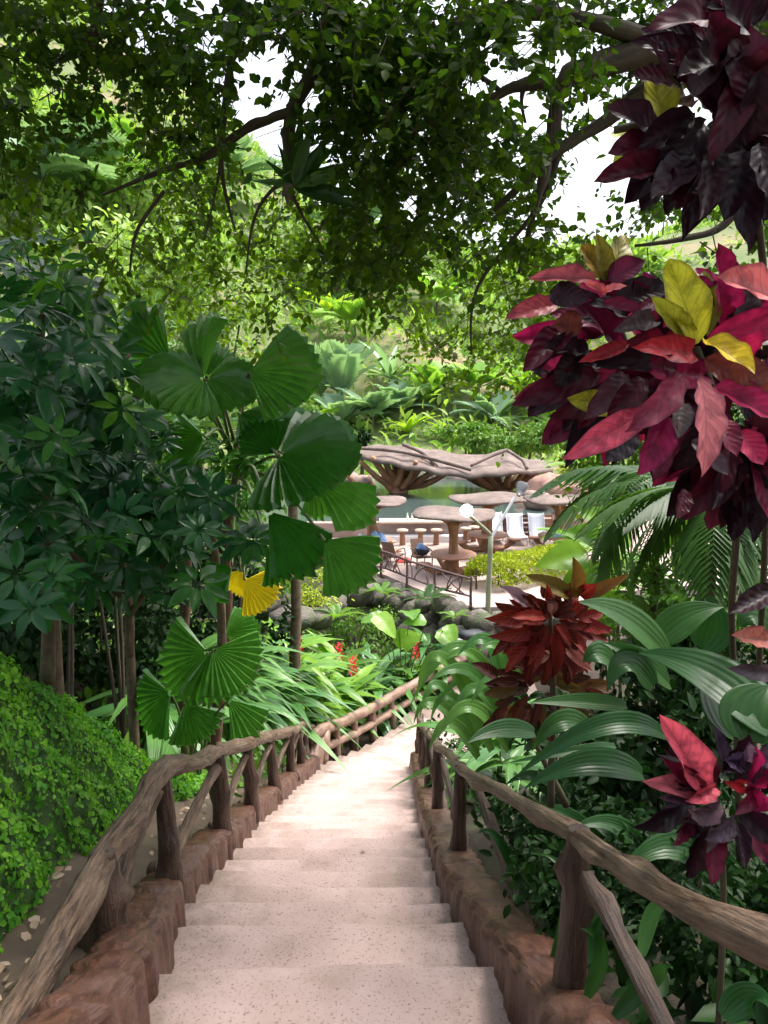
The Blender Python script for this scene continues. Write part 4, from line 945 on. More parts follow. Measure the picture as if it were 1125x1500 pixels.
crot_fill(ct3, (806, 915), (78, 66), 90, 3.40, 3.8, (28, 50), [(.12, .006, .008), (.06, .006, .008), (.09, .006, .010), (.16, .010, .012)], CROV)
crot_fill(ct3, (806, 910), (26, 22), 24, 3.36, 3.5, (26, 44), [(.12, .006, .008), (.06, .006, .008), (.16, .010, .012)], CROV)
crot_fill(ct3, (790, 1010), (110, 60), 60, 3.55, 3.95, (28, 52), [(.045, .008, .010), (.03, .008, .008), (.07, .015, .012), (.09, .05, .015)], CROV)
for pts in ([(806, 1180, 3.75), (810, 1010, 3.7), (806, 900, 3.6)], [(830, 1180, 3.9), (760, 1040, 3.85)]):
    m = MB(); m.tube([P(*p) for p in pts], [.022, .016, .010], 7, .06, 5); m.build('stem', M['stemb'], ct3)
ct4 = thing('croton_shrub', 'low croton with one upright salmon pink leaf near the rail', 'croton', (1.15, 2.3, gz(1.15, 2.3)))
for (b, t, w, c) in [((888, 905), (758, 645), 146, (.70, .12, .15)), ((900, 900), (688, 872), 96, (.42, .09, .13)), ((930, 890), (826, 945), 70, (.45, .06, .10)), ((840, 850), (740, 790), 70, DMAG), ((1060, 900), (1110, 800), 90, MAG), ((1040, 880), (985, 880), 60, RED), ((1050, 920), (1120, 960), 90, MAG), ((1020, 800), (935, 790), 80, (.07, .05, .08)), ((1010, 800), (1060, 730), 60, (.12, .07, .10)), ((1060, 850), (1125, 800), 80, (.08, .05, .08)), ((1090, 900), (1060, 970), 70, DMAG), ((950, 960), (870, 1020), 90, GRY), ((900, 1000), (800, 960), 80, (.16, .08, .09)), ((1130, 350), (958, 338), 86, (.48, .15, .10)), ((1150, 460), (1030, 470), 70, GRY), ((1150, 160), (960, 270), 90, DRK), ((1000, 1010), (960, 1090), 90, GRY)]:
    crot_leaf(ct4, b, t, w / 2.528, c, 2.2, 2.08, c8)
crot_fill(ct4, (1060, 1170), (90, 70), 26, 2.2, 2.4, (50, 90), [DRK, DRK, MAR, GRY, DMAG])
m = MB(); m.tube([P(1040, 1140, 2.25), P(1060, 1300, 2.2), vec(1.1, 2.2, gz(1.1, 2.2) - .05)], [.008, .010, .013], 7, .06, 4); m.build('stem', M['stemb'], ct4)

# ------------------------------------------------------------------ strap leaved plants on the right
def straps(label, base, rows, conv, mat='strap', name='palm_grass'):
    t = thing(name, label, 'plant', base)
    for (b, m_, e, w, y0, y1, y2) in rows:
        B, Mm, E = P(*conv(*b), y0), P(*conv(*m_), y1), P(*conv(*e), y2)
        Mc = Mm * 2 - (B + E) * .5; yy = (y0 + y2) / 2
        curve_leaf(t, B, Mc, E, w * (1.2 if mat == 'strap' else 1) / FPX * yy, M[mat], (U(-.2, .2), -.75, .8), pleat=.03)
    return t
s8 = lambda v: v / 2.528
r1 = [((760, 420), (600, 270), (425, 208), 52, 3.0, 2.9, 2.8), ((1150, 690), (900, 470), (645, 395), 74, 2.3, 2.5, 2.7), ((760, 510), (650, 420), (515, 358), 38, 3.1, 3.0, 3.0), ((600, 590), (420, 575), (238, 580), 24, 2.9, 2.85, 2.8), ((742, 700), (500, 668), (190, 855), 32, 2.6, 2.5, 2.55), ((660, 845), (450, 805), (222, 898), 40, 2.6, 2.5, 2.5), ((260, 690), (130, 680), (10, 730), 28, 3.2, 3.1, 3.0), ((720, 350), (830, 260), (960, 225), 44, 3.2, 3.2, 3.2), ((1000, 700), (940, 560), (900, 440), 70, 2.4, 2.5, 2.6), ((560, 740), (400, 760), (150, 805), 14, 2.7, 2.6, 2.6), ((700, 520), (600, 430), (530, 540), 40, 2.9, 2.85, 2.8), ((1050, 720), (1080, 600), (1130, 520), 90, 2.3, 2.35, 2.4), ((880, 380), (920, 280), (890, 190), 50, 3.4, 3.4, 3.4), ((1130, 330), (1070, 260), (1010, 300), 50, 3.3, 3.3, 3.3), ((480, 700), (360, 650), (250, 760), 34, 3.1, 3.0, 3.0), ((560, 450), (500, 400), (440, 430), 40, 3.3, 3.2, 3.2)]
straps('palm grass with broad pleated arching leaves under the big croton', (1.6, 2.8, gz(1.6, 2.8)), r1, c8)
idn = lambda x, y: (x, y)
r2 = [((720, 1100), (650, 965), (610, 1025), 26, 6.5, 6.4, 6.4), ((725, 1080), (680, 950), (600, 1035), 30, 7, 6.8, 6.6), ((730, 1070), (700, 965), (640, 975), 26, 6.6, 6.5, 6.4), ((735, 1060), (690, 985), (628, 1000), 30, 6.6, 6.4, 6.2), ((740, 1050), (720, 945), (670, 960), 34, 6.4, 6.4, 6.3), ((745, 1100), (690, 1035), (640, 1085), 28, 6, 5.9, 5.8), ((750, 1090), (700, 1010), (660, 1060), 24, 6, 6, 5.9), ((700, 1100), (640, 1030), (606, 1060), 22, 7.4, 7.2, 7.1), ((690, 1090), (645, 1005), (615, 1050), 22, 7.6, 7.4, 7.2), ((760, 1060), (740, 960), (700, 955), 30, 6.2, 6.2, 6.1), ((700, 1110), (660, 1060), (628, 1100), 24, 6.8, 6.6, 6.5), ((770, 1080), (730, 1000), (690, 1030), 30, 5.8, 5.8, 5.7), ((715, 1090), (690, 1000), (640, 1030), 22, 7, 6.8, 6.8), ((705, 1090), (660, 1020), (630, 1060), 20, 7, 6.8, 6.8)]
straps('bright palm grass spilling over the far end of the croton side railing', (1.2, 6.5, gz(1.2, 6.5)), r2, idn, 'ginger2')
# low dark plants inside the right railing
r4 = [((1130, 1420), (1020, 1250), (900, 1290), 60, 2.9, 2.9, 2.8), ((1000, 1400), (930, 1230), (830, 1220), 40, 3.4, 3.4, 3.3), ((900, 1330), (850, 1210), (770, 1190), 32, 4.0, 4.0, 4.0), ((840, 1260), (800, 1150), (740, 1150), 26, 4.8, 4.8, 4.8)]
straps('dark broad arching leaves in the shade between croton and handrail', (1.5, 3.3, gz(1.5, 3.3)), r4, idn, 'strap')
r3 = [((800, 1440), (830, 1300), (785, 1250), 16, 3.2, 3.3, 3.4), ((860, 1460), (880, 1390), (850, 1360), 22, 2.6, 2.6, 2.6), ((900, 1490), (960, 1430), (985, 1420), 26, 2.4, 2.4, 2.3), ((760, 1300), (730, 1230), (700, 1220), 14, 4.2, 4.2, 4.2), ((880, 1440), (870, 1370), (900, 1330), 18, 2.8, 2.9, 2.9), ((940, 1400), (960, 1330), (1000, 1310), 22, 2.6, 2.7, 2.7), ((1060, 1490), (1100, 1460), (1130, 1480), 44, 2.0, 2.0, 1.9)]
straps('dark low strap leaves growing behind the near rail beneath the crotons', (1.0, 3.0, gz(1.0, 3)), r3, idn, 'strap')

# ------------------------------------------------------------------ umbrella trees on the left
def scheff(label, base, hearts, trunk, ms, scl):
    t = thing('umbrella_tree', label, 'umbrella tree', base)
    b = Vector(base)
    for (px, py, rx, ry, n, Y0, Y1) in hearts:
        for k in range(n):
            a = U(0, 6.283); r = math.sqrt(random.random())
            q = P(px + rx * r * math.cos(a), py + ry * r * math.sin(a), U(Y0, Y1))
            up = Vector((U(-.35, .75), U(-1.3, -.3), U(.3, 1.0))).normalized(); s = U(*scl)
            add('leaf', random.choice(ms), t, frame(q, Vector((U(-1, 1), U(-1, 1), U(-.3, .3))), up, s, s, s))
    for pts in trunk:
        m = MB(); m.tube([Vector(p) if len(p) == 3 and not isinstance(p, tuple) else P(*p) for p in pts[0]], pts[1], 9, .07, 6); m.build('trunk' if pts[1][0] > .03 else 'branch', M['trunkg'], t)
    return t
scheff('umbrella tree with dark bluish leaf whorls in front of the palm trunks', (-2.9, 7.2, gz(-2.9, 7.2)), [(130, 770, 150, 110, 48, 5.2, 6.8), (270, 790, 110, 90, 22, 5.6, 6.8), (30, 830, 70, 90, 14, 4.6, 5.6), (150, 700, 140, 80, 34, 5.8, 7.4), (290, 740, 50, 60, 8, 6.6, 7.4)],
       [([(190, 960, 6.6), (185, 860, 6.5), (160, 740, 6.3)], [.045, .035, .02]), ([(190, 900, 6.5), (260, 800, 6.3), (290, 760, 6.2)], [.03, .022, .015]), ([(185, 880, 6.5), (90, 800, 5.8), (50, 780, 5.4)], [.03, .022, .015])], SCH, (.20, .31))
scheff('tall umbrella tree with broad leaves at the top of the bank', (-3.6, 5.6, gz(-3.6, 5.6)), [(50, 500, 100, 120, 44, 4.4, 6.4), (40, 620, 80, 90, 18, 4.4, 5.8), (110, 590, 100, 100, 34, 5.4, 7.2), (60, 400, 90, 60, 16, 5.0, 6.6), (120, 640, 120, 70, 20, 5.6, 6.8)],
       [([(70, 1000, 6.0), (72, 820, 5.9), (60, 600, 5.8), (60, 460, 5.7)], [.06, .05, .04, .025]), ([(62, 640, 5.8), (150, 560, 6.0), (190, 520, 6.2)], [.028, .022, .015])], SCH + SCHY[:1], (.19, .29))
scheff('younger umbrella tree with light green leaves between the fan palms', (-2.6, 8.4, gz(-2.6, 8.4)), [(260, 650, 90, 40, 26, 7.4, 8.2), (350, 690, 60, 50, 18, 7.8, 8.6), (230, 620, 70, 40, 14, 7.4, 8.2), (370, 760, 40, 50, 10, 8.0, 8.6)],
       [([(325, 960, 8.2), (322, 860, 8.1), (300, 720, 7.8), (280, 640, 7.5)], [.05, .045, .035, .02])], SCHY, (.15, .25))
# ------------------------------------------------------------------ fan palms
def fan_leaf(t, hub, tipdir_px, r_px, Y, mesh_, nrm, pet=None, mat=None, Yt=0):
    H = P(hub[0], hub[1], Y); T = P(hub[0] + tipdir_px[0], hub[1] + tipdir_px[1], Y + Yt); s = r_px / FPX * Y
    lf = add('leaf', mesh_, t, frame(H, T - H, nrm, s, s, s))
    if pet is not None:
        m = MB(); B = Vector(pet); m.tube([B, B.lerp(H, .55) + vec(0, 0, .22), H], [.022, .016, .012], 6, 0, 6); m.build('petiole', M['stem'], t)
fpb = vec(-2.3, 9.3, gz(-2.3, 9.3)); crown = P(350, 690, 9.0)
fp1 = thing('fan_palm', 'fan palm with big round pleated leaves reaching over the stairs', 'palm', fpb)
m = MB(); m.tube([fpb, P(330, 930, 9.2), P(332, 800, 9.1), crown], [.09, .075, .07, .06], 10, .06, 8); m.build('trunk', M['trunkr'], fp1)
for (hub, d, r, Y, k, nrm, yt) in [
    ((365, 546), (95, -12), 102, 7.4, 130, (.1, -.8, .55), -.2), ((366, 548), (40, 40), 62, 7.5, 60, (-.5, -.8, .5), 0), ((299, 556), (-80, -14), 98, 7.5, 200, (.0, -.55, .85), -.2), ((303, 556), (60, 8), 78, 7.6, 200, (.1, -.6, .8), -.2), ((299, 555), (-14, -95), 100, 7.7, 60, (-.5, -1, .2), .1), ((302, 552), (10, -60), 72, 7.9, 75, (.5, -1, .4), .2),
    ((250, 530), (-62, -60), 95, 7.8, 75, (-.2, -1, .5), .0), ((225, 520), (-40, -30), 85, 8.0, 130, (.2, -.7, -.6), .1), ((350, 606), (55, 18), 62, 7.8, 130, (.1, -.55, .9), -.1), ((400, 615), (62, 6), 66, 8.0, 130, (.0, -.5, .9), 0), ((409, 667), (95, -16), 116, 7.3, 200, (.05, -.62, .8), -.25), ((405, 664), (-20, -30), 60, 7.5, 130, (0, -.6, .8), 0), ((407, 667), (28, 62), 68, 7.2, 60, (.4, -1, .2), -.1),
    ((464, 706), (80, 40), 98, 7.4, 75, (.1, -.7, .8), -.2), ((455, 700), (30, 70), 62, 7.5, 75, (.5, -.9, .4), -.1), ((393, 749), (66, 72), 112, 7.0, 75, (.45, -.9, .4), -.2), ((475, 791), (58, 46), 92, 6.9, 100, (.15, -.9, .5), -.15), ((390, 800), (30, 60), 66, 7.3, 60, (.5, -1, .3), 0), ((340, 830), (-40, 30), 60, 8.2, 100, (-.3, -.9, .6), 0), ((300, 640), (-60, 20), 70, 8.2, 130, (0, -.7, .6), 0), ((440, 640), (50, -25), 50, 8.2, 100, (.2, -.7, .7), 0)]:
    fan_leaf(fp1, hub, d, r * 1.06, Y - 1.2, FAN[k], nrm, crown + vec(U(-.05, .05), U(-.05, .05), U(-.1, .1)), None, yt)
fan_leaf(fp1, (358, 850), (40, 26), 62, 7.6, FANY, (.1, -1, .3), crown, None, 0)
fan_leaf(fp1, (352, 835), (-10, 40), 46, 7.8, FANY, (-.4, -1, .1), crown, None, 0)
fpb2 = vec(-3.0, 9.9, gz(-3.0, 9.9)); cr2 = P(268, 800, 9.6)
fp2 = thing('fan_palm', 'dark low fan palm beside the leaf covered bank', 'palm', vec(-2.35, 8.9, gz(-2.35, 8.9)))
cr3 = vec(-2.35, 8.9, gz(-2.35, 8.9) + .25)
for (hub, d, r, Y, k, nrm, yt) in [((312, 952), (60, 45), 84, 8.0, 130, (.25, -1, .6), -.2), ((308, 955), (-5, 85), 88, 8.0, 75, (.1, -1, .3), -.2), ((304, 955), (-75, 25), 95, 8.2, 130, (-.2, -1, .6), 0), ((330, 930), (45, -20), 55, 8.6, 130, (.2, -.7, .8), 0), ((250, 1015), (-60, 35), 80, 8.7, 130, (-.2, -.9, .6), 0), ((335, 1025), (45, 50), 74, 8.1, 75, (.3, -1, .6), -.2), ((270, 1030), (30, 55), 75, 8.3, 100, (.2, -1, .6), -.1)]:
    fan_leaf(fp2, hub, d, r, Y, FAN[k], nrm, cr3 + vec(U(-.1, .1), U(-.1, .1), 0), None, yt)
# bare trunks of the taller palms
for (pts, r, lb, mt) in [(([(268, 965, 9.4), (272, 880, 9.4), (272, 780, 9.3), (262, 640, 9.3)]), .07, 'slender red brown palm trunk above the dark fan leaf', 'trunkr'), (([(84, 1010, 7.2), (80, 920, 7.15), (74, 810, 7.1), (66, 640, 7.0)]), .06, 'mossy palm trunk rising behind the leaf covered bank', 'trunkg'), (([(432, 960, 15), (434, 880, 15), (430, 800, 15), (428, 640, 15.1)]), .11, 'pale mossy trunk seen between the fan palm and the rocks', 'trunkg'), (([(192, 985, 8.9), (190, 900, 8.8), (188, 820, 8.7)]), .055, 'dark trunk in the shade behind the bluish leaf whorls', 'trunkg')]:
    ps = [P(*p) for p in pts]; g0 = ps[0].copy(); g0.z = min(gz(g0.x, g0.y) - .1, g0.z - .1)
    t = thing('palm', lb, 'palm', g0)
    m = MB(); m.tube([g0] + ps, [r * 1.2, r, r * .95, r * .8], 9, .06, 8); m.build('trunk', M[mt], t)
    for k in range(9):
        a = k * .7; W = frame(ps[-1], (math.cos(a), math.sin(a), .4), (0, 0, 1), U(1.0, 1.3), U(1.0, 1.3), 1)
        if k == 0: fm_ = frond_mesh('frond', M['frond'], 20, .06, .3, .7, 3)
        add('frond', fm_, t, W)

# ------------------------------------------------------------------ gingers and palm grass filling the bend
def clump(label, base, n, L, up, ms, name='ginger_plant', spread=1.0, stems=4, toward=(0, 0), flowers=0, cat='plant'):
    b = Vector(base); t = thing(name, label, cat, b)
    for k in range(stems):
        a = U(0, 6.283); tip = b + vec(math.cos(a) * .25 * spread, math.sin(a) * .25 * spread, up * U(.7, 1))
        m = MB(); m.tube([b + vec(U(-.12, .12), U(-.12, .12), -.1), b.lerp(tip, .5), tip], [.018, .014, .008], 5, 0, 3); m.build('stem', M['stem'], t)
        for j in range(n // stems):
            f = .25 + .75 * (j + .5) / (n // stems); q = (b.lerp(tip, f)); a2 = a + j * 2.4 + U(-.4, .4)
            d = vec(math.cos(a2) + toward[0], math.sin(a2) + toward[1], U(.25, .95)); l = L * U(.75, 1.15)
            add('leaf', random.choice(ms), t, frame(q, d, vec(U(-.2, .2), U(-.2, .2), 1), l, l, l))
        if k < flowers:
            m = MB()
            fl = MB(); hd = tip + vec(0, 0, .10)
            for s in range(22):
                a3 = s * 2.4; z = s * .022; rr = .08 * (1 - s / 30); c = hd + vec(math.cos(a3) * rr * .5, math.sin(a3) * rr * .5, z); o_ = vec(math.cos(a3), math.sin(a3), .9).normalized(); sd_ = vec(-math.sin(a3), math.cos(a3), 0)
                fl.put([c, c + o_ * .08 + sd_ * .04, c + o_ * .08 - sd_ * .04, c + o_ * .15], [[0, 1, 3, 2]])
            fl.build('flower', M['redflower'], t)
    return t
def gpt(px, py, Y):
    q = P(px, py, Y); q.z = gz(q.x, q.y); return q
CL = [  # px, py(ignored height), Y, leaves, length, stem height, mesh, flowers, label
 (330, 1060, 10.5, 28, .95, .75, 'P', 0, 'drooping palm grass right of the dark fan palm by the railing'), (385, 1060, 11.5, 30, 1.0, .9, 'P', 0, 'palm grass arching over the middle of the bank side railing'), (425, 1050, 12.6, 32, 1.05, .95, 'P', 0, 'palm grass above the last posts of the bank side railing'), (455, 1040, 14.0, 30, 1.05, .9, 'P', 0, 'palm grass hanging over the root shaped railing end'),
 (375, 1000, 13.2, 30, 1.1, 1.15, 'P', 0, 'palm grass behind the slender trunks, leaves bent to the stairs'), (420, 990, 14.6, 28, 1.1, 1.2, 'P', 0, 'palm grass with silvery leaves in the middle of the bed'), (470, 1000, 15.6, 32, .9, 1.35, 'G', 2, 'tall ginger with two red flower spikes in the bed'), (505, 1000, 16.6, 30, .8, 1.15, 'G', 0, 'bright yellow green ginger in the middle of the flower bed'),
 (540, 1010, 17.6, 32, .9, 1.0, 'G', 1, 'ginger with a single red flower near the rocks'), (580, 1010, 18.6, 30, .9, .8, 'P', 0, 'palm grass hanging over the thick far railing'), (618, 1010, 19.6, 32, .95, .8, 'P', 0, 'palm grass at the right end of the thick far railing'), (520, 1010, 15.9, 28, .85, .85, 'P', 0, 'palm grass just behind the thick far railing'),
 (440, 960, 17.0, 26, .9, 1.35, 'G', 1, 'ginger with red flower in front of the grey boulders'), (595, 970, 19.9, 24, .8, .75, 'G', 1, 'low ginger with a red flower by the path'), (640, 980, 21.0, 26, .85, .7, 'P', 0, 'pale palm grass beside the small cascade'), (350, 1010, 12.0, 24, .95, 1.0, 'P', 0, 'shaded palm grass between the two bare trunks')]
CL += [(335, 960, 15.0, 26, 1.1, 1.0, 'P', 0, 'palm grass on the slope behind the yellow palm leaf'), (385, 950, 16.4, 26, 1.1, 1.0, 'P', 0, 'palm grass with wide arching leaves high in the bed'), (410, 940, 18.2, 26, 1.0, 1.1, 'G', 0, 'light ginger below the pale mossy trunk'), (480, 950, 18.6, 28, 1.0, 1.0, 'G', 1, 'ginger with a red flower just below the boulder wall'), (540, 960, 19.4, 26, 1.0, .9, 'P', 0, 'palm grass between the boulder wall and the ginger'), (300, 1000, 12.8, 26, 1.1, .9, 'P', 0, 'shaded palm grass left of the slender trunks')]
for (px, py, Y, n, L, up, k, fl, lb) in CL:
    g_ = gpt(px, py, Y); g_.x = min(g_.x, leftx(Y) - (1.3 if Y > 14.2 else 1.75)); g_.z = gz(g_.x, g_.y)
    clump(lb, g_, int(n * 1.35), L * 1.25, up * 1.5, GIN if k == 'G' else PGR, 'ginger_plant' if k == 'G' else 'palm_grass', 1.5, 5, (.12, -.12), fl)
for (x_, y_, lb) in ((1.5, 9.5, 'palm grass behind the middle posts of the croton side railing'), (1.6, 12.0, 'palm grass behind the last posts of the croton side railing'), (2.3, 14.5, 'palm grass where the path bends out of sight')):
    clump(lb, vec(x_, y_, gz(x_, y_)), 34, 1.0, 1.0, PGR, 'palm_grass', 1.4, 5, (-.1, -.1), 0)
# broad elephant-ear like leaves in front of the rocks
heart = lambda t: max(.05, math.sin(math.pi * t ** .55) ** .7) if 0 < t < 1 else .06
BRO = [grid_leaf('leaf', M['ginger'], heart, 9, 6, .25, .2, .02, 3, seed=i, W=.75) for i in range(2)]
t = thing('elephant_ear_plant', 'broad leaved plant in front of the rock wall behind the red flower', 'plant', gpt(590, 950, 19.8))
for (a, b) in [(565, 905), (600, 895), (625, 910), (585, 920), (640, 925), (610, 925), (550, 900), (655, 915)]:
    q = P(a, b, 19.5 + U(-.4, .4)); b0 = WM[t].translation
    m = MB(); m.tube([b0, b0.lerp(q, .6) + vec(0, 0, .1), q], [.02, .015, .01], 5, 0, 4); m.build('petiole', M['stem'], t)
    s = U(.55, .8); add('leaf', random.choice(BRO), t, frame(q, (U(-1, 1), U(-.9, .1), U(-.35, .3)), (0, -.4, 1), s, s, s))
# ferns on the rocks
FERN = frond_mesh('frond', M['frondl'], 18, .05, .22, .8, 11); FERN2 = frond_mesh('frond', M['frond'], 18, .05, .24, .7, 12)
def fern(label, q, s, n=9, ms=FERN, name='fern'):
    t = thing(name, label, 'fern', q)
    for k in range(n):
        a = k * 6.283 / n + U(-.2, .2); add('frond', ms, t, frame(q, (math.cos(a), math.sin(a), U(.4, 1.0)), (0, 0, 1), s * U(.8, 1.1), s * U(.8, 1.1), s))
fern('dark green fern growing on the rock wall below the railing', P(625, 880, 22.6), .95, 9, FERN2)
fern('small fern at the foot of the rock wall by the lamp post', P(665, 905, 21.4), .55, 8)
fern('pale fern among the boulders behind the ginger bed', P(495, 905, 20.8), .8, 8)
fern('fern spilling over the top of the boulder wall', P(560, 870, 23.8), .8, 9)
# broad-leaved shrubs (many small leaves) with stems
def shrub(label, c, r, n, mat, ls, name='shrub', group=None, cat='shrub', lr_=.55, stemr=.03, hang=0):
    base = Vector(c); base.z = gz(c[0], c[1]) if c[2] - r[2] > gz(c[0], c[1]) - 3 else c[2] - r[2]
    t = thing(name, label, cat, base, group)
    k = max(6, n // 90); hub = rng.normal(0, 1, (k, 3)); hub /= np.linalg.norm(hub, axis=1, keepdims=True); hub *= rng.uniform(.35, 1, (k, 1)) ** .6
    pick = rng.integers(0, k, n); off = rng.normal(0, .17, (n, 3)); u = hub[pick] + off
    pos = np.array(c) + u * np.array(r); out = u / (np.linalg.norm(u, axis=1, keepdims=True) + 1e-6)
    Yd = out * .7 + rng.normal(0, .6, (n, 3)); Yd[:, 2] += -.2 - hang
    X, Yd, Z = axes(Yd, out * .5 + [0, -.2, .8] + rng.normal(0, .45, (n, 3))); s = rng.uniform(ls * .65, ls * 1.25, (n, 1))
    tone = rng.random(k)[pick] * .6 + rng.random(n) * .4
    cloud('foliage', LEAF8, pos, X * s * lr_, Yd * s, Z * s, tone, M[mat], t)
    for j in range(3):
        h = Vector(c) + Vector([float(a) for a in hub[j] * np.array(r) * .6]); m = MB(); m.tube([base + vec(0, 0, -.1), base.lerp(h, .5) + vec(U(-.1, .1), 0, 0), h], [stemr, stemr * .7, stemr * .4], 6, .05, 4); m.build('stem', M['wood'], t)
    return t
def pxs(px, py, Y, rx, ry, rd): return P(px, py, Y), (rx / FPX * Y, rd, ry / FPX * Y)
for (px, py, Y, rx, ry, rd, n, mat, ls, lb) in [
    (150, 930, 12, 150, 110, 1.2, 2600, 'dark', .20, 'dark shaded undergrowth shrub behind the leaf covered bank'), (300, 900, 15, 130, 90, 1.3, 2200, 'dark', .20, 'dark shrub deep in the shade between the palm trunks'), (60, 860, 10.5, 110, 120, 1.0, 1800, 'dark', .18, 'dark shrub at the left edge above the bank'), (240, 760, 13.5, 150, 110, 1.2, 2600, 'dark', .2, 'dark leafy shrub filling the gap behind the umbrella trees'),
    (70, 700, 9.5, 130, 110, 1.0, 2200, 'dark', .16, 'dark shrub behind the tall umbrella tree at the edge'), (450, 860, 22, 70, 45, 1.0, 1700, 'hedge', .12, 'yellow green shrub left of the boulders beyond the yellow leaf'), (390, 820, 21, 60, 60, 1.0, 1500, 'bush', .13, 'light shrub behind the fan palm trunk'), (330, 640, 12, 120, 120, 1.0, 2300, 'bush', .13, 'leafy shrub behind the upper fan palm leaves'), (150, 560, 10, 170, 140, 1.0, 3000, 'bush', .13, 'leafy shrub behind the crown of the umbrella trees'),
    (440, 840, 25, 90, 50, 1.2, 1500, 'bush', .14, 'bright bush between the fan palm and the terrace'), (520, 905, 22, 60, 25, .6, 900, 'bush', .1, 'low mossy shrub creeping over the boulders'),
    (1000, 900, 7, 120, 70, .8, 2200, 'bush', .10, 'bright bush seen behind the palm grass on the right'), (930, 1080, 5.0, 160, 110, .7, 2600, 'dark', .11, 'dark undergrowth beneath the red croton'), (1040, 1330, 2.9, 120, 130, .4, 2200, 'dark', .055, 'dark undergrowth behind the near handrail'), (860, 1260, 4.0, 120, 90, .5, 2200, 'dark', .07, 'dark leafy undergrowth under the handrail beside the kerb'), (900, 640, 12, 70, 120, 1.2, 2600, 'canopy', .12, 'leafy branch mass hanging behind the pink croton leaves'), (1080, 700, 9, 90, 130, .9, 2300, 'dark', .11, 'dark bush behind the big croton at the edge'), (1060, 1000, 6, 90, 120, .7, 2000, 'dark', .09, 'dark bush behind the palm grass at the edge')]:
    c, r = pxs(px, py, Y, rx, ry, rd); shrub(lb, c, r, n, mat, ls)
# light broad leaves and drooping fronds on the right
t = thing('heliconia', 'light green broad leaved plant behind the red croton by the terrace', 'plant', gpt(930, 900, 8.5))
for (a, b, da, db, s) in [(900, 800, -40, -20, .55), (930, 830, -60, 20, .6), (960, 850, 30, 50, .6), (900, 860, -20, 60, .55), (950, 880, 60, 40, .6), (985, 840, 50, -30, .5), (880, 830, -50, 30, .5), (1010, 880, 40, 30, .55), (925, 790, -50, -40, .6), (860, 810, -60, 10, .5)]:
    q = P(a, b, 8.2); e = P(a + da, b + db, 8.0); b0 = WM[t].translation
    m = MB(); m.tube([b0, b0.lerp(q, .6) + vec(0, 0, .15), q], [.02, .015, .01], 5, 0, 4); m.build('petiole', M['stem'], t)
    add('leaf', random.choice(BRO), t, frame(q, e - q, (U(-.3, .3), -.8, .8), s, s * 1.2, s))
FD = [frond_mesh('frond', M['frond'], 22, .055, .42, 1.0, 21, .0, .9), frond_mesh('frond', M['frondl'], 22, .05, .34, .8, 22, .2, .4)]
def feather(label, base, crown, n, s, ms, trunk=.06, tm='trunkg', el=(.1, 1.0), name='feather_palm', group=None, red=False):
    t = thing(name, label, 'palm', base, group); b, c = Vector(base), Vector(crown)
    m = MB(); m.tube([b + vec(0, 0, -.2), b.lerp(c, .5) + vec(U(-.05, .05), 0, 0), c], [trunk * 1.2, trunk, trunk * .85], 8, .04, 6); m.build('trunk', M[tm], t)
    if red: m = MB(); m.tube([c + vec(0, 0, -.5), c], [trunk * 1.15, trunk], 8, 0, 3); m.build('crownshaft', M['redcloth'], t)
    for k in range(n):
        a = k * 2.4 + U(-.2, .2); l = s * U(.8, 1.15)
        add('frond', random.choice(ms), t, frame(c, (math.cos(a), math.sin(a), U(*el)), (0, 0, 1), l, l, l))
    return t
feather('drooping feather palm hanging under the pink croton leaves', gpt(960, 900, 7.0), P(965, 700, 7.0), 13, 1.0, FD[:1], .04, 'trunkg', (-.5, .5))
feather('dark drooping palm hanging at the edge below the big croton', gpt(1040, 900, 5.5), P(1050, 720, 5.5), 11, .8, FD[:1], .035, 'trunkg', (-.5, .4))
feather('slender palm with a red crownshaft at the right of the terrace', vec(9.2, 32, DECK), P(858, 690, 32), 9, 1.9, FD[1:], .11, 'trunkg', (.4, 1.2), red=True)
feather('bright young palm at the right edge of the terrace', vec(7.4, 27, DECK), P(850, 800, 27), 14, 1.5, FD[1:], .05, 'stem', (.2, 1.4))
feather('bright low palm behind the red croton by the hedge', gpt(905, 850, 20), P(905, 830, 20), 12, 1.4, FD[1:], .05, 'stem', (.1, 1.2))

# ------------------------------------------------------------------ hillside behind the pool
n = 40000
hx = rng.uniform(-95, 95, n); hy = 53 + 110 * rng.random(n) ** 1.25
keep = np.abs(hx) < (hy * .62 + 4); hx, hy = hx[keep], hy[keep]; n = len(hx)
clx = np.sin(hx * .35) * np.cos(hy * .41) + np.sin(hx * .83 + 2) * np.sin(hy * .77)
pos = np.stack([hx, hy, G(hx, hy) + rng.random(n) * (1.0 + .9 * np.clip(clx, 0, 2))], 1)
Yd = rng.normal(0, .6, (n, 3)); Yd[:, 2] += .5; Yd[:, 1] -= .3
X, Yd, Z = axes(Yd, rng.normal(0, .5, (n, 3)) + [0, -.4, .9]); s = rng.uniform(.45, 1.15, (n, 1)) * (.7 + hy[:, None] / 150)
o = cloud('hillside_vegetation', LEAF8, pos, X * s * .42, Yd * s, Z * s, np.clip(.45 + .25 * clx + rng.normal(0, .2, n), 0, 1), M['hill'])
tag(o, 'mass of pale green leaves covering the hillside behind the pool', 'vegetation', None, 'stuff')
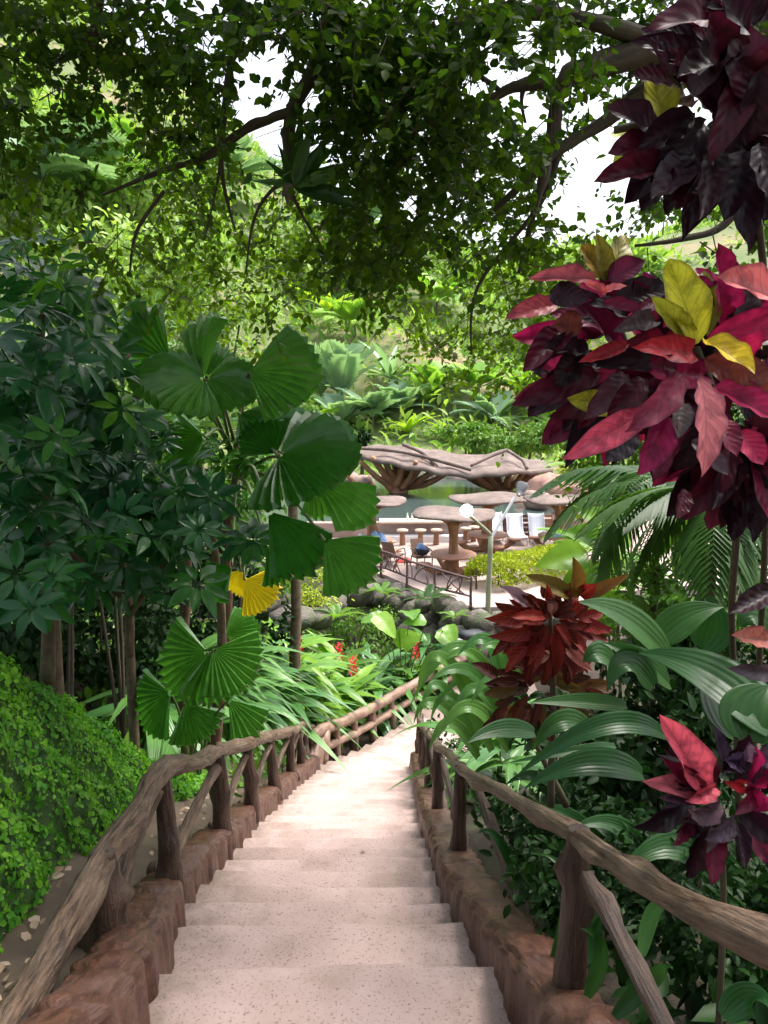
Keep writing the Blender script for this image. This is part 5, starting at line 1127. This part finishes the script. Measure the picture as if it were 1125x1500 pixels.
# low leaves covering the planting beds
n = 9000; hx = np.concatenate([rng.uniform(-9, -1.75, n // 2), rng.uniform(-9, 6, n - n // 2)]); hy = np.concatenate([rng.uniform(8.5, 20, n // 2), rng.uniform(18.5, 25, n - n // 2)])
k = (hx < np.interp(hy, [a for a, b in LEFT_E], [b for a, b in LEFT_E]) - .45); hx, hy = hx[k], hy[k]; n = len(hx)
pos = np.stack([hx, hy, G(hx, hy) + rng.random(n) * .35], 1); Yd = rng.normal(0, .6, (n, 3)); Yd[:, 2] += .4; X, Yd, Z = axes(Yd, rng.normal(0, .5, (n, 3)) + [.2, -.4, .9]); sc_ = rng.uniform(.12, .34, (n, 1))
tag(cloud('bed_ground_cover', LEAF8, pos, X * sc_ * .5, Yd * sc_, Z * sc_, rng.random(n), M['bush']), 'low green leaves covering the soil of the planting beds', 'ground cover', None, 'stuff')
n = 5000; hx = rng.uniform(.95, 6, n); hy = rng.uniform(1.5, 18, n); hx = .95 + (hx - .95) * (.25 + hy / 22)
pos = np.stack([hx, hy, G(hx, hy) + rng.random(n) * .4], 1); Yd = rng.normal(0, .6, (n, 3)); Yd[:, 2] += .4; X, Yd, Z = axes(Yd, rng.normal(0, .5, (n, 3)) + [-.2, -.4, .9]); sc_ = rng.uniform(.06, .2, (n, 1))
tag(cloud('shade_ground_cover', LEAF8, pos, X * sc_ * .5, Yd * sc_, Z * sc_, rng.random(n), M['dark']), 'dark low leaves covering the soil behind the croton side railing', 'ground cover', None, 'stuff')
# the valley side on the left and right of the terrace
n = 9000; hx = rng.uniform(-34, -7, n); hy = rng.uniform(17, 54, n)
pos = np.stack([hx, hy, G(hx, hy) + rng.random(n) * 1.8], 1); Yd = rng.normal(0, .6, (n, 3)); Yd[:, 2] += .4; X, Yd, Z = axes(Yd, rng.normal(0, .5, (n, 3)) + [.3, -.4, .9]); s = rng.uniform(.3, .7, (n, 1))
tag(cloud('valley_side_vegetation', LEAF8, pos, X * s * .45, Yd * s, Z * s, rng.random(n), M['bush']), 'leafy undergrowth covering the slope left of the terrace', 'vegetation', None, 'stuff')
def hpt(px, py, Ymin=46, Ymax=150):
    """where the sight line through a pixel meets the hillside"""
    for Y in np.arange(Ymin, Ymax, .5):
        q = P(px, py, Y)
        if q.z <= gz(q.x, q.y): return q
    return P(px, py, Ymax)
HF = {'b': frond_mesh('frond', M['hillblue'], 20, .075, .34, .55, 31, .25, .3), 'g': frond_mesh('frond', M['hillgreen'], 20, .08, .34, .6, 32, .25, .3), 'y': grid_leaf('frond', M['hillyel'], lance, 8, 2, .45, .3, .02, 3, W=.2), 'B': grid_leaf('frond', M['hillblue'], lance, 8, 4, .35, .3, .0, 3, W=.17), 'G': grid_leaf('frond', M['hillgreen'], lance, 8, 4, .3, .3, .0, 3, W=.24)}
def hill_plant(name, label, cat, q, s, n, kind, el, h, group=None):
    t = thing(name, label, cat, q, group); c = q + vec(0, 0, h)
    if h > .5:
        m = MB(); m.tube([q + vec(0, 0, -.3), c], [.16, .12], 7, .04, 3); m.build('trunk', M['trunkg'], t)
    for k in range(n):
        a = k * 2.4 + U(-.3, .3); l = s * U(.75, 1.15); add('frond', HF[kind], t, frame(c, (math.cos(a), math.sin(a), U(*el)), (0, 0, 1), l, l, l))
HP = [('traveller_palm', 'tall upright blue green leaves left of the window in the canopy', (500, 600), 5.5, 13, 'b', (1.2, 4), .8), ('traveller_palm', 'upright bluish palm with stiff leaves beside the fan palm', (470, 590), 5.0, 12, 'B', (1.0, 3.5), .6), ('silver_palm', 'silvery palm standing alone in the middle of the hillside', (572, 575), 4.4, 14, 'B', (.2, 2.0), 1.2),
 ('silver_palm', 'lower silvery palm right below the lone silvery palm', (590, 610), 3.6, 14, 'b', (.1, 1.8), .6), ('tree_fern', 'bluish feathery fern palm above the left end of the pavilion roof', (500, 640), 3.8, 14, 'b', (.2, 1.4), 1.0), ('tree_fern', 'pale feathery palm left of the yellow green fern', (545, 630), 3.4, 13, 'b', (.2, 1.4), 1.0), ('bird_nest_fern', 'yellow green rosette fern above the middle of the pavilion roof', (660, 650), 2.6, 18, 'y', (.4, 2.0), .3), ('bird_nest_fern', 'yellow green rosette fern left of the similar one above the roof', (598, 640), 2.4, 16, 'y', (.4, 2.0), .3),
 ('feather_palm', 'blue green feathery palm above the right half of the roof', (725, 640), 3.8, 14, 'b', (.1, 1.6), 1.4), ('feather_palm', 'large green feathery palm under the hanging canopy leaves', (700, 600), 4.4, 15, 'g', (.1, 1.6), 1.8), ('feather_palm', 'green feathery palm near the pink croton leaf tips', (785, 620), 4.4, 15, 'g', (.1, 1.6), 1.6), ('feather_palm', 'feathery palm directly right of the yellow green ferns', (640, 590), 3.6, 14, 'g', (.1, 1.6), 1.2),
 ('banana_plant', 'bright green broad leaved plant in the middle of the hillside', (620, 600), 3.4, 12, 'G', (.4, 2.5), .6), ('banana_plant', 'bright broad leaved plant under the croton leaf tips', (760, 590), 3.8, 12, 'y', (.4, 2.5), .6), ('feather_palm', 'small feathery palm high on the slope in the canopy gap', (520, 500), 4.4, 13, 'g', (.1, 1.5), 1.5), ('feather_palm', 'yellowish palm high on the slope left of the canopy drape', (480, 480), 4.5, 13, 'y', (.1, 1.5), 1.5),
 ('feather_palm', 'pale palm on the far slope behind the left canopy', (190, 330), 9, 14, 'g', (.1, 1.4), 4), ('feather_palm', 'blue green palm on the far slope at the left edge', (60, 330), 9, 14, 'b', (.1, 1.4), 4), ('feather_palm', 'palm crown showing through the canopy near the forked branch', (330, 330), 8, 14, 'b', (.1, 1.4), 5), ('feather_palm', 'blue palm showing through the gap below the sky patch', (520, 400), 9, 14, 'b', (.0, 1.3), 5), ('feather_palm', 'green palm behind the drape of small leaves', (640, 470), 6, 14, 'g', (.1, 1.5), 2), ('feather_palm', 'palm right of the drape near the pale bare patch', (790, 520), 6, 14, 'b', (.1, 1.5), 2),
 ('feather_palm', 'small palm at the foot of the slope above the roof tip', (460, 640), 3.4, 13, 'g', (.1, 1.5), .8), ('feather_palm', 'palm above the right tip of the pavilion roof', (820, 650), 3.6, 13, 'g', (.1, 1.5), .8)]
for (nm, lb, (px, py), s, n, k, el, h) in HP: hill_plant(nm, lb, 'palm' if 'palm' in nm else ('fern' if 'fern' in nm else 'plant'), hpt(px, py), s, n, k, el, h)
# trees on the slope
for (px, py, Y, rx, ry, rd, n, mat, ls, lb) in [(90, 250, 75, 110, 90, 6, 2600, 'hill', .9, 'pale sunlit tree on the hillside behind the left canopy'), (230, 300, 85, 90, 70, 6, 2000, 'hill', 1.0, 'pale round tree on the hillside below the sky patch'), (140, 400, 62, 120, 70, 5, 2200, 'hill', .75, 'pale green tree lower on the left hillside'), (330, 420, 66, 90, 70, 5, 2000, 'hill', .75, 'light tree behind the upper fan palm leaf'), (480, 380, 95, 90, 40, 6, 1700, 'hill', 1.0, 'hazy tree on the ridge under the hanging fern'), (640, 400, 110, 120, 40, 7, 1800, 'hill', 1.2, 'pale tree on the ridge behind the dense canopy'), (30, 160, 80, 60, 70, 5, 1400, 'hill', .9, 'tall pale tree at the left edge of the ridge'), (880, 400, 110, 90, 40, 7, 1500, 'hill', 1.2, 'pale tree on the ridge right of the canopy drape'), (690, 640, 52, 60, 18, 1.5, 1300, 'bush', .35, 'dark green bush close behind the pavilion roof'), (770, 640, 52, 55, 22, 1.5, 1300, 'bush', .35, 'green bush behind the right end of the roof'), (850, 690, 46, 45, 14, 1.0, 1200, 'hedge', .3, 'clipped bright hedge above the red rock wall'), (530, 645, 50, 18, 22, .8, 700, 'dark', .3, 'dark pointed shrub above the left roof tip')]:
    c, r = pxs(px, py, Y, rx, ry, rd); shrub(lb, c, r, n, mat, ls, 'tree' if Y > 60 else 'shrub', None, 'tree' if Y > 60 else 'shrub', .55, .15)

# ------------------------------------------------------------------ canopy trees overhead
SKY = [(395, 95, 32, 42), (385, 200, 38, 50), (745, 118, 42, 34), (790, 165, 30, 30), (415, 160, 18, 25), (680, 35, 12, 22), (715, 70, 16, 26), (300, 8, 14, 14), (880, 310, 22, 22), (960, 370, 60, 26), (860, 150, 18, 16), (250, 175, 12, 16), (640, 15, 8, 20), (700, 255, 6, 12), (405, 40, 10, 16), (1040, 340, 60, 24), (465, 230, 14, 18), (420, 330, 16, 12), (925, 80, 14, 12), (560, 60, 6, 10), (355, 95, 14, 22), (840, 210, 12, 16),
       (520, 560, 62, 70), (590, 600, 70, 50), (700, 620, 110, 40), (640, 560, 14, 40), (360, 150, 26, 30), (300, 60, 14, 18), (270, 130, 12, 16), (330, 110, 10, 14), (490, 90, 9, 16), (470, 30, 10, 14), (240, 40, 12, 10), (650, 90, 8, 12), (720, 200, 12, 16), (760, 230, 10, 14), (830, 290, 16, 18), (620, 190, 7, 9), (560, 230, 8, 10), (590, 20, 7, 12), (780, 30, 12, 16), (900, 130, 14, 12), (870, 30, 10, 10), (450, 120, 18, 40), (770, 60, 20, 24), (860, 250, 26, 30), (890, 190, 24, 30), (820, 90, 22, 18), (600, 300, 16, 20), (550, 310, 14, 16), (210, 60, 20, 16), (160, 130, 16, 20), (60, 140, 24, 20), (930, 250, 30, 40), (980, 350, 50, 30), (690, 120, 16, 24), (110, 260, 60, 50), (170, 320, 60, 40), (500, 440, 30, 26), (470, 500, 26, 40)]
def inv(p):
    """pixel of a world point"""
    v = Vector(p) - Vector((0, 0, CAMZ)); z = v.y * CP - v.z * SP; d = -v.y * SP - v.z * CP
    return 562.5 + FPX * v.x / z, 750 + FPX * d / z
LFO = mesh('leaf', LEAF8[0], LEAF8[1], LEAF8[2], M['canopyobj'])
def canopy(label, base, limbs, blobs, seedk, dens=.50, over=()):
    t = thing('canopy_tree', label, 'tree', base)
    for (pts, r, nm) in limbs:
        ps = [Vector(p[1]) if p[0] == 'w' else P(*p) for p in pts]
        m = MB(); m.tube(ps, r, 9 if r[0] > .03 else 6, .10, 6, knots=3 if r[0] > .03 else 0); m.build(nm, M['wood'], t)
    Ps = []; Ds = []; Ss = []; Ts = []; tw = MB()
    for (cx, cy, rx, ry, Y0, Y1, ntw, size, tone) in blobs:  # low blobs get a lighter tone, painting in their back light
        for k in range(ntw):
            a = U(0, 6.283); r = math.sqrt(random.random()); Y = U(Y0, Y1)
            p = P(cx + rx * r * math.cos(a), cy + ry * r * math.sin(a), Y)
            if mnoise.noise(p * .95 + Vector((seedk * 7, 0, 3))) < dens - .5 + U(-.12, .12): continue
            d = Vector((U(-1, 1), U(-.8, .8), U(-.9, .4))).normalized(); L = size * U(4, 8); nl = random.randint(8, 15); pts = []
            for j in range(nl):
                f = j / nl; q = p + d * L * f + Vector((0, 0, -.35 * L * f * f)); pts.append(q)
                px, py = inv(q)
                if any(((px - sx) / sw) ** 2 + ((py - sy) / sh) ** 2 < 1 for sx, sy, sw, sh in SKY) and random.random() < .96: continue
                sd = d.cross(Vector((0, 0, 1))).normalized() * (1 if j % 2 else -1)
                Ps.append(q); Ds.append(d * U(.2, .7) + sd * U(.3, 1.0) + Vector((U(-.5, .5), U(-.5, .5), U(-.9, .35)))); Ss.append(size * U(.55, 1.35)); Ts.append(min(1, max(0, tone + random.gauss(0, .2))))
            px, py = inv(pts[len(pts) // 2])
            if not any(((px - sx) / sw) ** 2 + ((py - sy) / sh) ** 2 < 1 for sx, sy, sw, sh in SKY) and k % 2 == 0:
                tw.tube([pts[0], pts[len(pts) // 2], pts[-1]], [.005, .003, .002], 3, 0, 1, cap=False)
    for (c, rr, nt_, sz_) in over:            # unseen leaves added above and behind the viewpoint to shade the foreground
        for k in range(nt_):
            a = U(0, 6.283); r = math.sqrt(random.random()); p = Vector(c) + Vector((rr[0] * r * math.cos(a), rr[1] * r * math.sin(a), U(-1, 1) * rr[2])); d = Vector((U(-1, 1), U(-1, 1), U(-.6, .2)))
            if mnoise.noise(p * .55) < -.05: continue
            for j in range(11):
                Ps.append(p + d * sz_ * 5 * j / 11); Ds.append(d + Vector((U(-1, 1), U(-1, 1), U(-.8, .2)))); Ss.append(sz_ * U(.7, 1.2)); Ts.append(.4)
    tw.build('twigs', M['wood'], t)['kind'] = 'stuff'
    n = len(Ps); pos = np.array(Ps); Yd = np.array(Ds); S = np.array(Ss)
    X, Yn, Z = axes(Yd, rng.normal(0, .7, (n, 3)) + [0, -.25, .75])
    v = pos - [0, 0, CAMZ]; zc = v[:, 1] * CP - v[:, 2] * SP; ppx = 562.5 + FPX * v[:, 0] / zc; ppy = 750 + FPX * (-v[:, 1] * SP - v[:, 2] * CP) / zc
    score = S / zc * ((ppx > 0) & (ppx < 1125) & (ppy > 0) & (ppy < 1500))
    big = np.zeros(n, bool); big[np.argsort(-score)[:290]] = True
    for i in np.where(big)[0]:
        s = float(S[i]); add('leaf', LFO, t, frame(Vector(pos[i]), Vector(Yd[i]), Vector(Z[i]), s * .74, s, s))
    k = ~big
    c = cloud('crown', LEAF8, pos[k], X[k] * S[k, None] * .74, Yn[k] * S[k, None], Z[k] * S[k, None], np.array(Ts)[k], M['canopy'], t); c['kind'] = 'stuff'
    return n
kR = canopy('leafy tree whose mossy limb reaches in from the top right corner', (5.2, 6.0, gz(5.2, 6.0)),
 [([('w', (5.2, 6, gz(5.2, 6) - .3)), ('w', (5.0, 5.9, 9)), ('w', (4.2, 5.7, 12.5)), (1125, 30, 5.4), (1000, 62, 5.2), (900, 88, 5.1), (838, 112, 5.0), (820, 126, 5.0)], [.28, .26, .2, .13, .115, .10, .07, .05, .045], 'limb'),
  ([(822, 125, 5), (770, 124, 5.0), (738, 134, 5.0), (712, 158, 5.0), (704, 180, 5)], [.042, .036, .028, .02, .012], 'branch'), ([(821, 124, 5), (812, 180, 5.05), (800, 235, 5.1), (780, 320, 5.2), (760, 400, 5.3)], [.045, .038, .03, .02, .01], 'branch'),
  ([(1080, 60, 5.3), (960, 130, 5.3), (880, 182, 5.3), (820, 220, 5.3), (768, 268, 5.3), (700, 330, 5.4)], [.06, .05, .042, .034, .024, .012], 'branch'), ([(770, 124, 5), (764, 150, 5), (770, 180, 5)], [.016, .012, .008], 'branch'), ([(735, 135, 5), (700, 110, 5), (660, 90, 5), (640, 40, 5)], [.02, .016, .014, .01], 'branch'),
  ([(820, 220, 5.3), (790, 300, 5.3), (700, 420, 5.5), (690, 520, 5.6)], [.026, .02, .013, .006], 'branch'), ([(1125, 250, 5), (1060, 330, 5), (1000, 350, 5), (930, 360, 5)], [.03, .024, .018, .01], 'branch'), ([(1000, 70, 5.2), (800, 20, 5.0), (620, 60, 4.8), (590, 200, 4.8)], [.06, .045, .03, .012], 'branch')],
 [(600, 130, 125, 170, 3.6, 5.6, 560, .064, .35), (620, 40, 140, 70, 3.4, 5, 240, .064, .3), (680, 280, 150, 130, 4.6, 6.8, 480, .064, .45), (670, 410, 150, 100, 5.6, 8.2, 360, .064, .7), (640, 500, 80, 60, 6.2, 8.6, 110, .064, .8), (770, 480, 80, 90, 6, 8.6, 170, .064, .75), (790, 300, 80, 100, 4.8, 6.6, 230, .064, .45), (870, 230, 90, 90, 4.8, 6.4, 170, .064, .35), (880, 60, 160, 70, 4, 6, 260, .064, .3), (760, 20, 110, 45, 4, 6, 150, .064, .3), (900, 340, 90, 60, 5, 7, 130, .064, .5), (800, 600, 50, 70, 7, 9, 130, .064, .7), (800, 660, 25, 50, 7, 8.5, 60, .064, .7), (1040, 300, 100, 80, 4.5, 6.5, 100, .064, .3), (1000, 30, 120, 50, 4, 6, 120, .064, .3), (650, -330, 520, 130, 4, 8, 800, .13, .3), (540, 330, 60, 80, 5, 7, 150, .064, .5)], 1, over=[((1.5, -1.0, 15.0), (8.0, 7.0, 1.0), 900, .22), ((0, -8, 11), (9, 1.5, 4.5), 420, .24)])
kL = canopy('leafy tree with thin forked branches spreading over the left of the stairs', (-6.5, 6.5, gz(-6.5, 6.5)),
 [([('w', (-6.5, 6.5, gz(-6.5, 6.5) - .3)), ('w', (-6.2, 6.4, 10)), ('w', (-5.0, 6, 13.6)), (-60, -120, 5.6), (160, -60, 5.2), (340, -40, 5.0), (510, 0, 4.9)], [.3, .26, .2, .13, .09, .07, .06], 'limb'),
  ([(150, -50, 5.2), (140, 30, 5.2), (128, 62, 5.2), (95, 85, 5.2), (50, 102, 5.2)], [.035, .03, .026, .016, .01], 'branch'), ([(128, 62, 5.2), (150, 80, 5.2), (175, 120, 5.3)], [.016, .012, .008], 'branch'), ([(345, -40, 5.0), (342, 60, 5.0), (330, 150, 5.0), (325, 250, 5.1), (345, 340, 5.3)], [.03, .026, .022, .015, .005], 'branch'), ([(326, 210, 5.1), (318, 270, 5.1), (300, 350, 5.2)], [.013, .009, .004], 'branch'),
  ([(512, 0, 4.9), (485, 40, 4.9), (455, 110, 4.9), (428, 162, 4.9)], [.05, .046, .042, .04], 'branch'), ([(428, 162, 4.9), (400, 172, 4.9), (360, 190, 5.0), (300, 230, 5.1), (240, 250, 5.2), (150, 285, 5.5)], [.034, .03, .026, .022, .018, .01], 'branch'), ([(424, 166, 4.9), (422, 210, 4.95), (418, 262, 5.0)], [.038, .032, .02], 'branch'), ([(418, 262, 5.0), (388, 290, 5.1), (370, 330, 5.2), (360, 400, 5.4)], [.014, .012, .01, .006], 'branch'), ([(420, 265, 5.0), (440, 310, 5.1), (470, 360, 5.3)], [.014, .011, .006], 'branch'), ([(240, 280, 5.2), (200, 340, 5.4), (190, 400, 5.6)], [.014, .011, .006], 'branch')],
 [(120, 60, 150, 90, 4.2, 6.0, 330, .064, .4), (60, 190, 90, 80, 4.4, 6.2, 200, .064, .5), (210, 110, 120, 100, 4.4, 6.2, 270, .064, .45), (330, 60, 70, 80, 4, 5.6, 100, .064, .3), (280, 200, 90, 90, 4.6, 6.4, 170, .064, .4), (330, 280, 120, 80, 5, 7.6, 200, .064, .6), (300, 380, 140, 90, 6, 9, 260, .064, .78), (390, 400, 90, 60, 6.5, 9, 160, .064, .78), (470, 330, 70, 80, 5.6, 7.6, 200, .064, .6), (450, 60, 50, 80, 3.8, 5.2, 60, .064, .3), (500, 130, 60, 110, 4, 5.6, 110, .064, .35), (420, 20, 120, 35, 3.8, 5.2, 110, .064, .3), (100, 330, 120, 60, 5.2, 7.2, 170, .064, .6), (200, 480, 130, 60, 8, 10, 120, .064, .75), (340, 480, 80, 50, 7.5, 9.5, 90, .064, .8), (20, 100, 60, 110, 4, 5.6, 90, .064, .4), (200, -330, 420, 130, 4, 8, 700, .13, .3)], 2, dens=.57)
# hanging staghorn fern on the forked branch
t = thing('staghorn_fern', 'hanging fern with brown base and upright green fronds on the forked branch', 'fern', P(425, 265, 4.4))
SG = [grid_leaf('frond', M['frond'], lance, 8, 4, .1, .3, .02, 3, W=.22, seed=i) for i in range(2)]
SB = grid_leaf('shield_frond', M['wood'], heart, 8, 4, .3, .2, .03, 3, W=.5)
for (a, b, s) in [(30, -100, .5), (12, -110, .5), (55, -80, .45), (80, -40, .4), (-40, -40, .35), (50, -20, .4), (-60, -10, .3), (25, -70, .45), (70, 20, .35), (95, 10, .35), (20, -60, .3), (40, -60, .4), (64, -64, .4), (-20, -60, .4), (84, -20, .4), (100, 30, .4)]:
    q = P(430, 272, 4.85 + U(-.05, .08)); e = P(430 + a, 272 + b, 4.8 + U(-.15, .15)); L = (e - q).length; add('frond', random.choice(SG), t, frame(q, e - q, (U(-.4, .4), -1, .3), L * .9, L, L))
for (a, b) in [(-5, 60), (10, 50), (-20, 40)]:
    q = P(424, 268, 4.3); e = P(422 + a * .5, 268 + b * .5, 4.3); L = (e - q).length; add('shield_frond', SB, t, frame(q, e - q, (0, -1, .2), L, L, L))
print('canopy leaves', kR, kL, 'objects', len(bpy.data.objects))
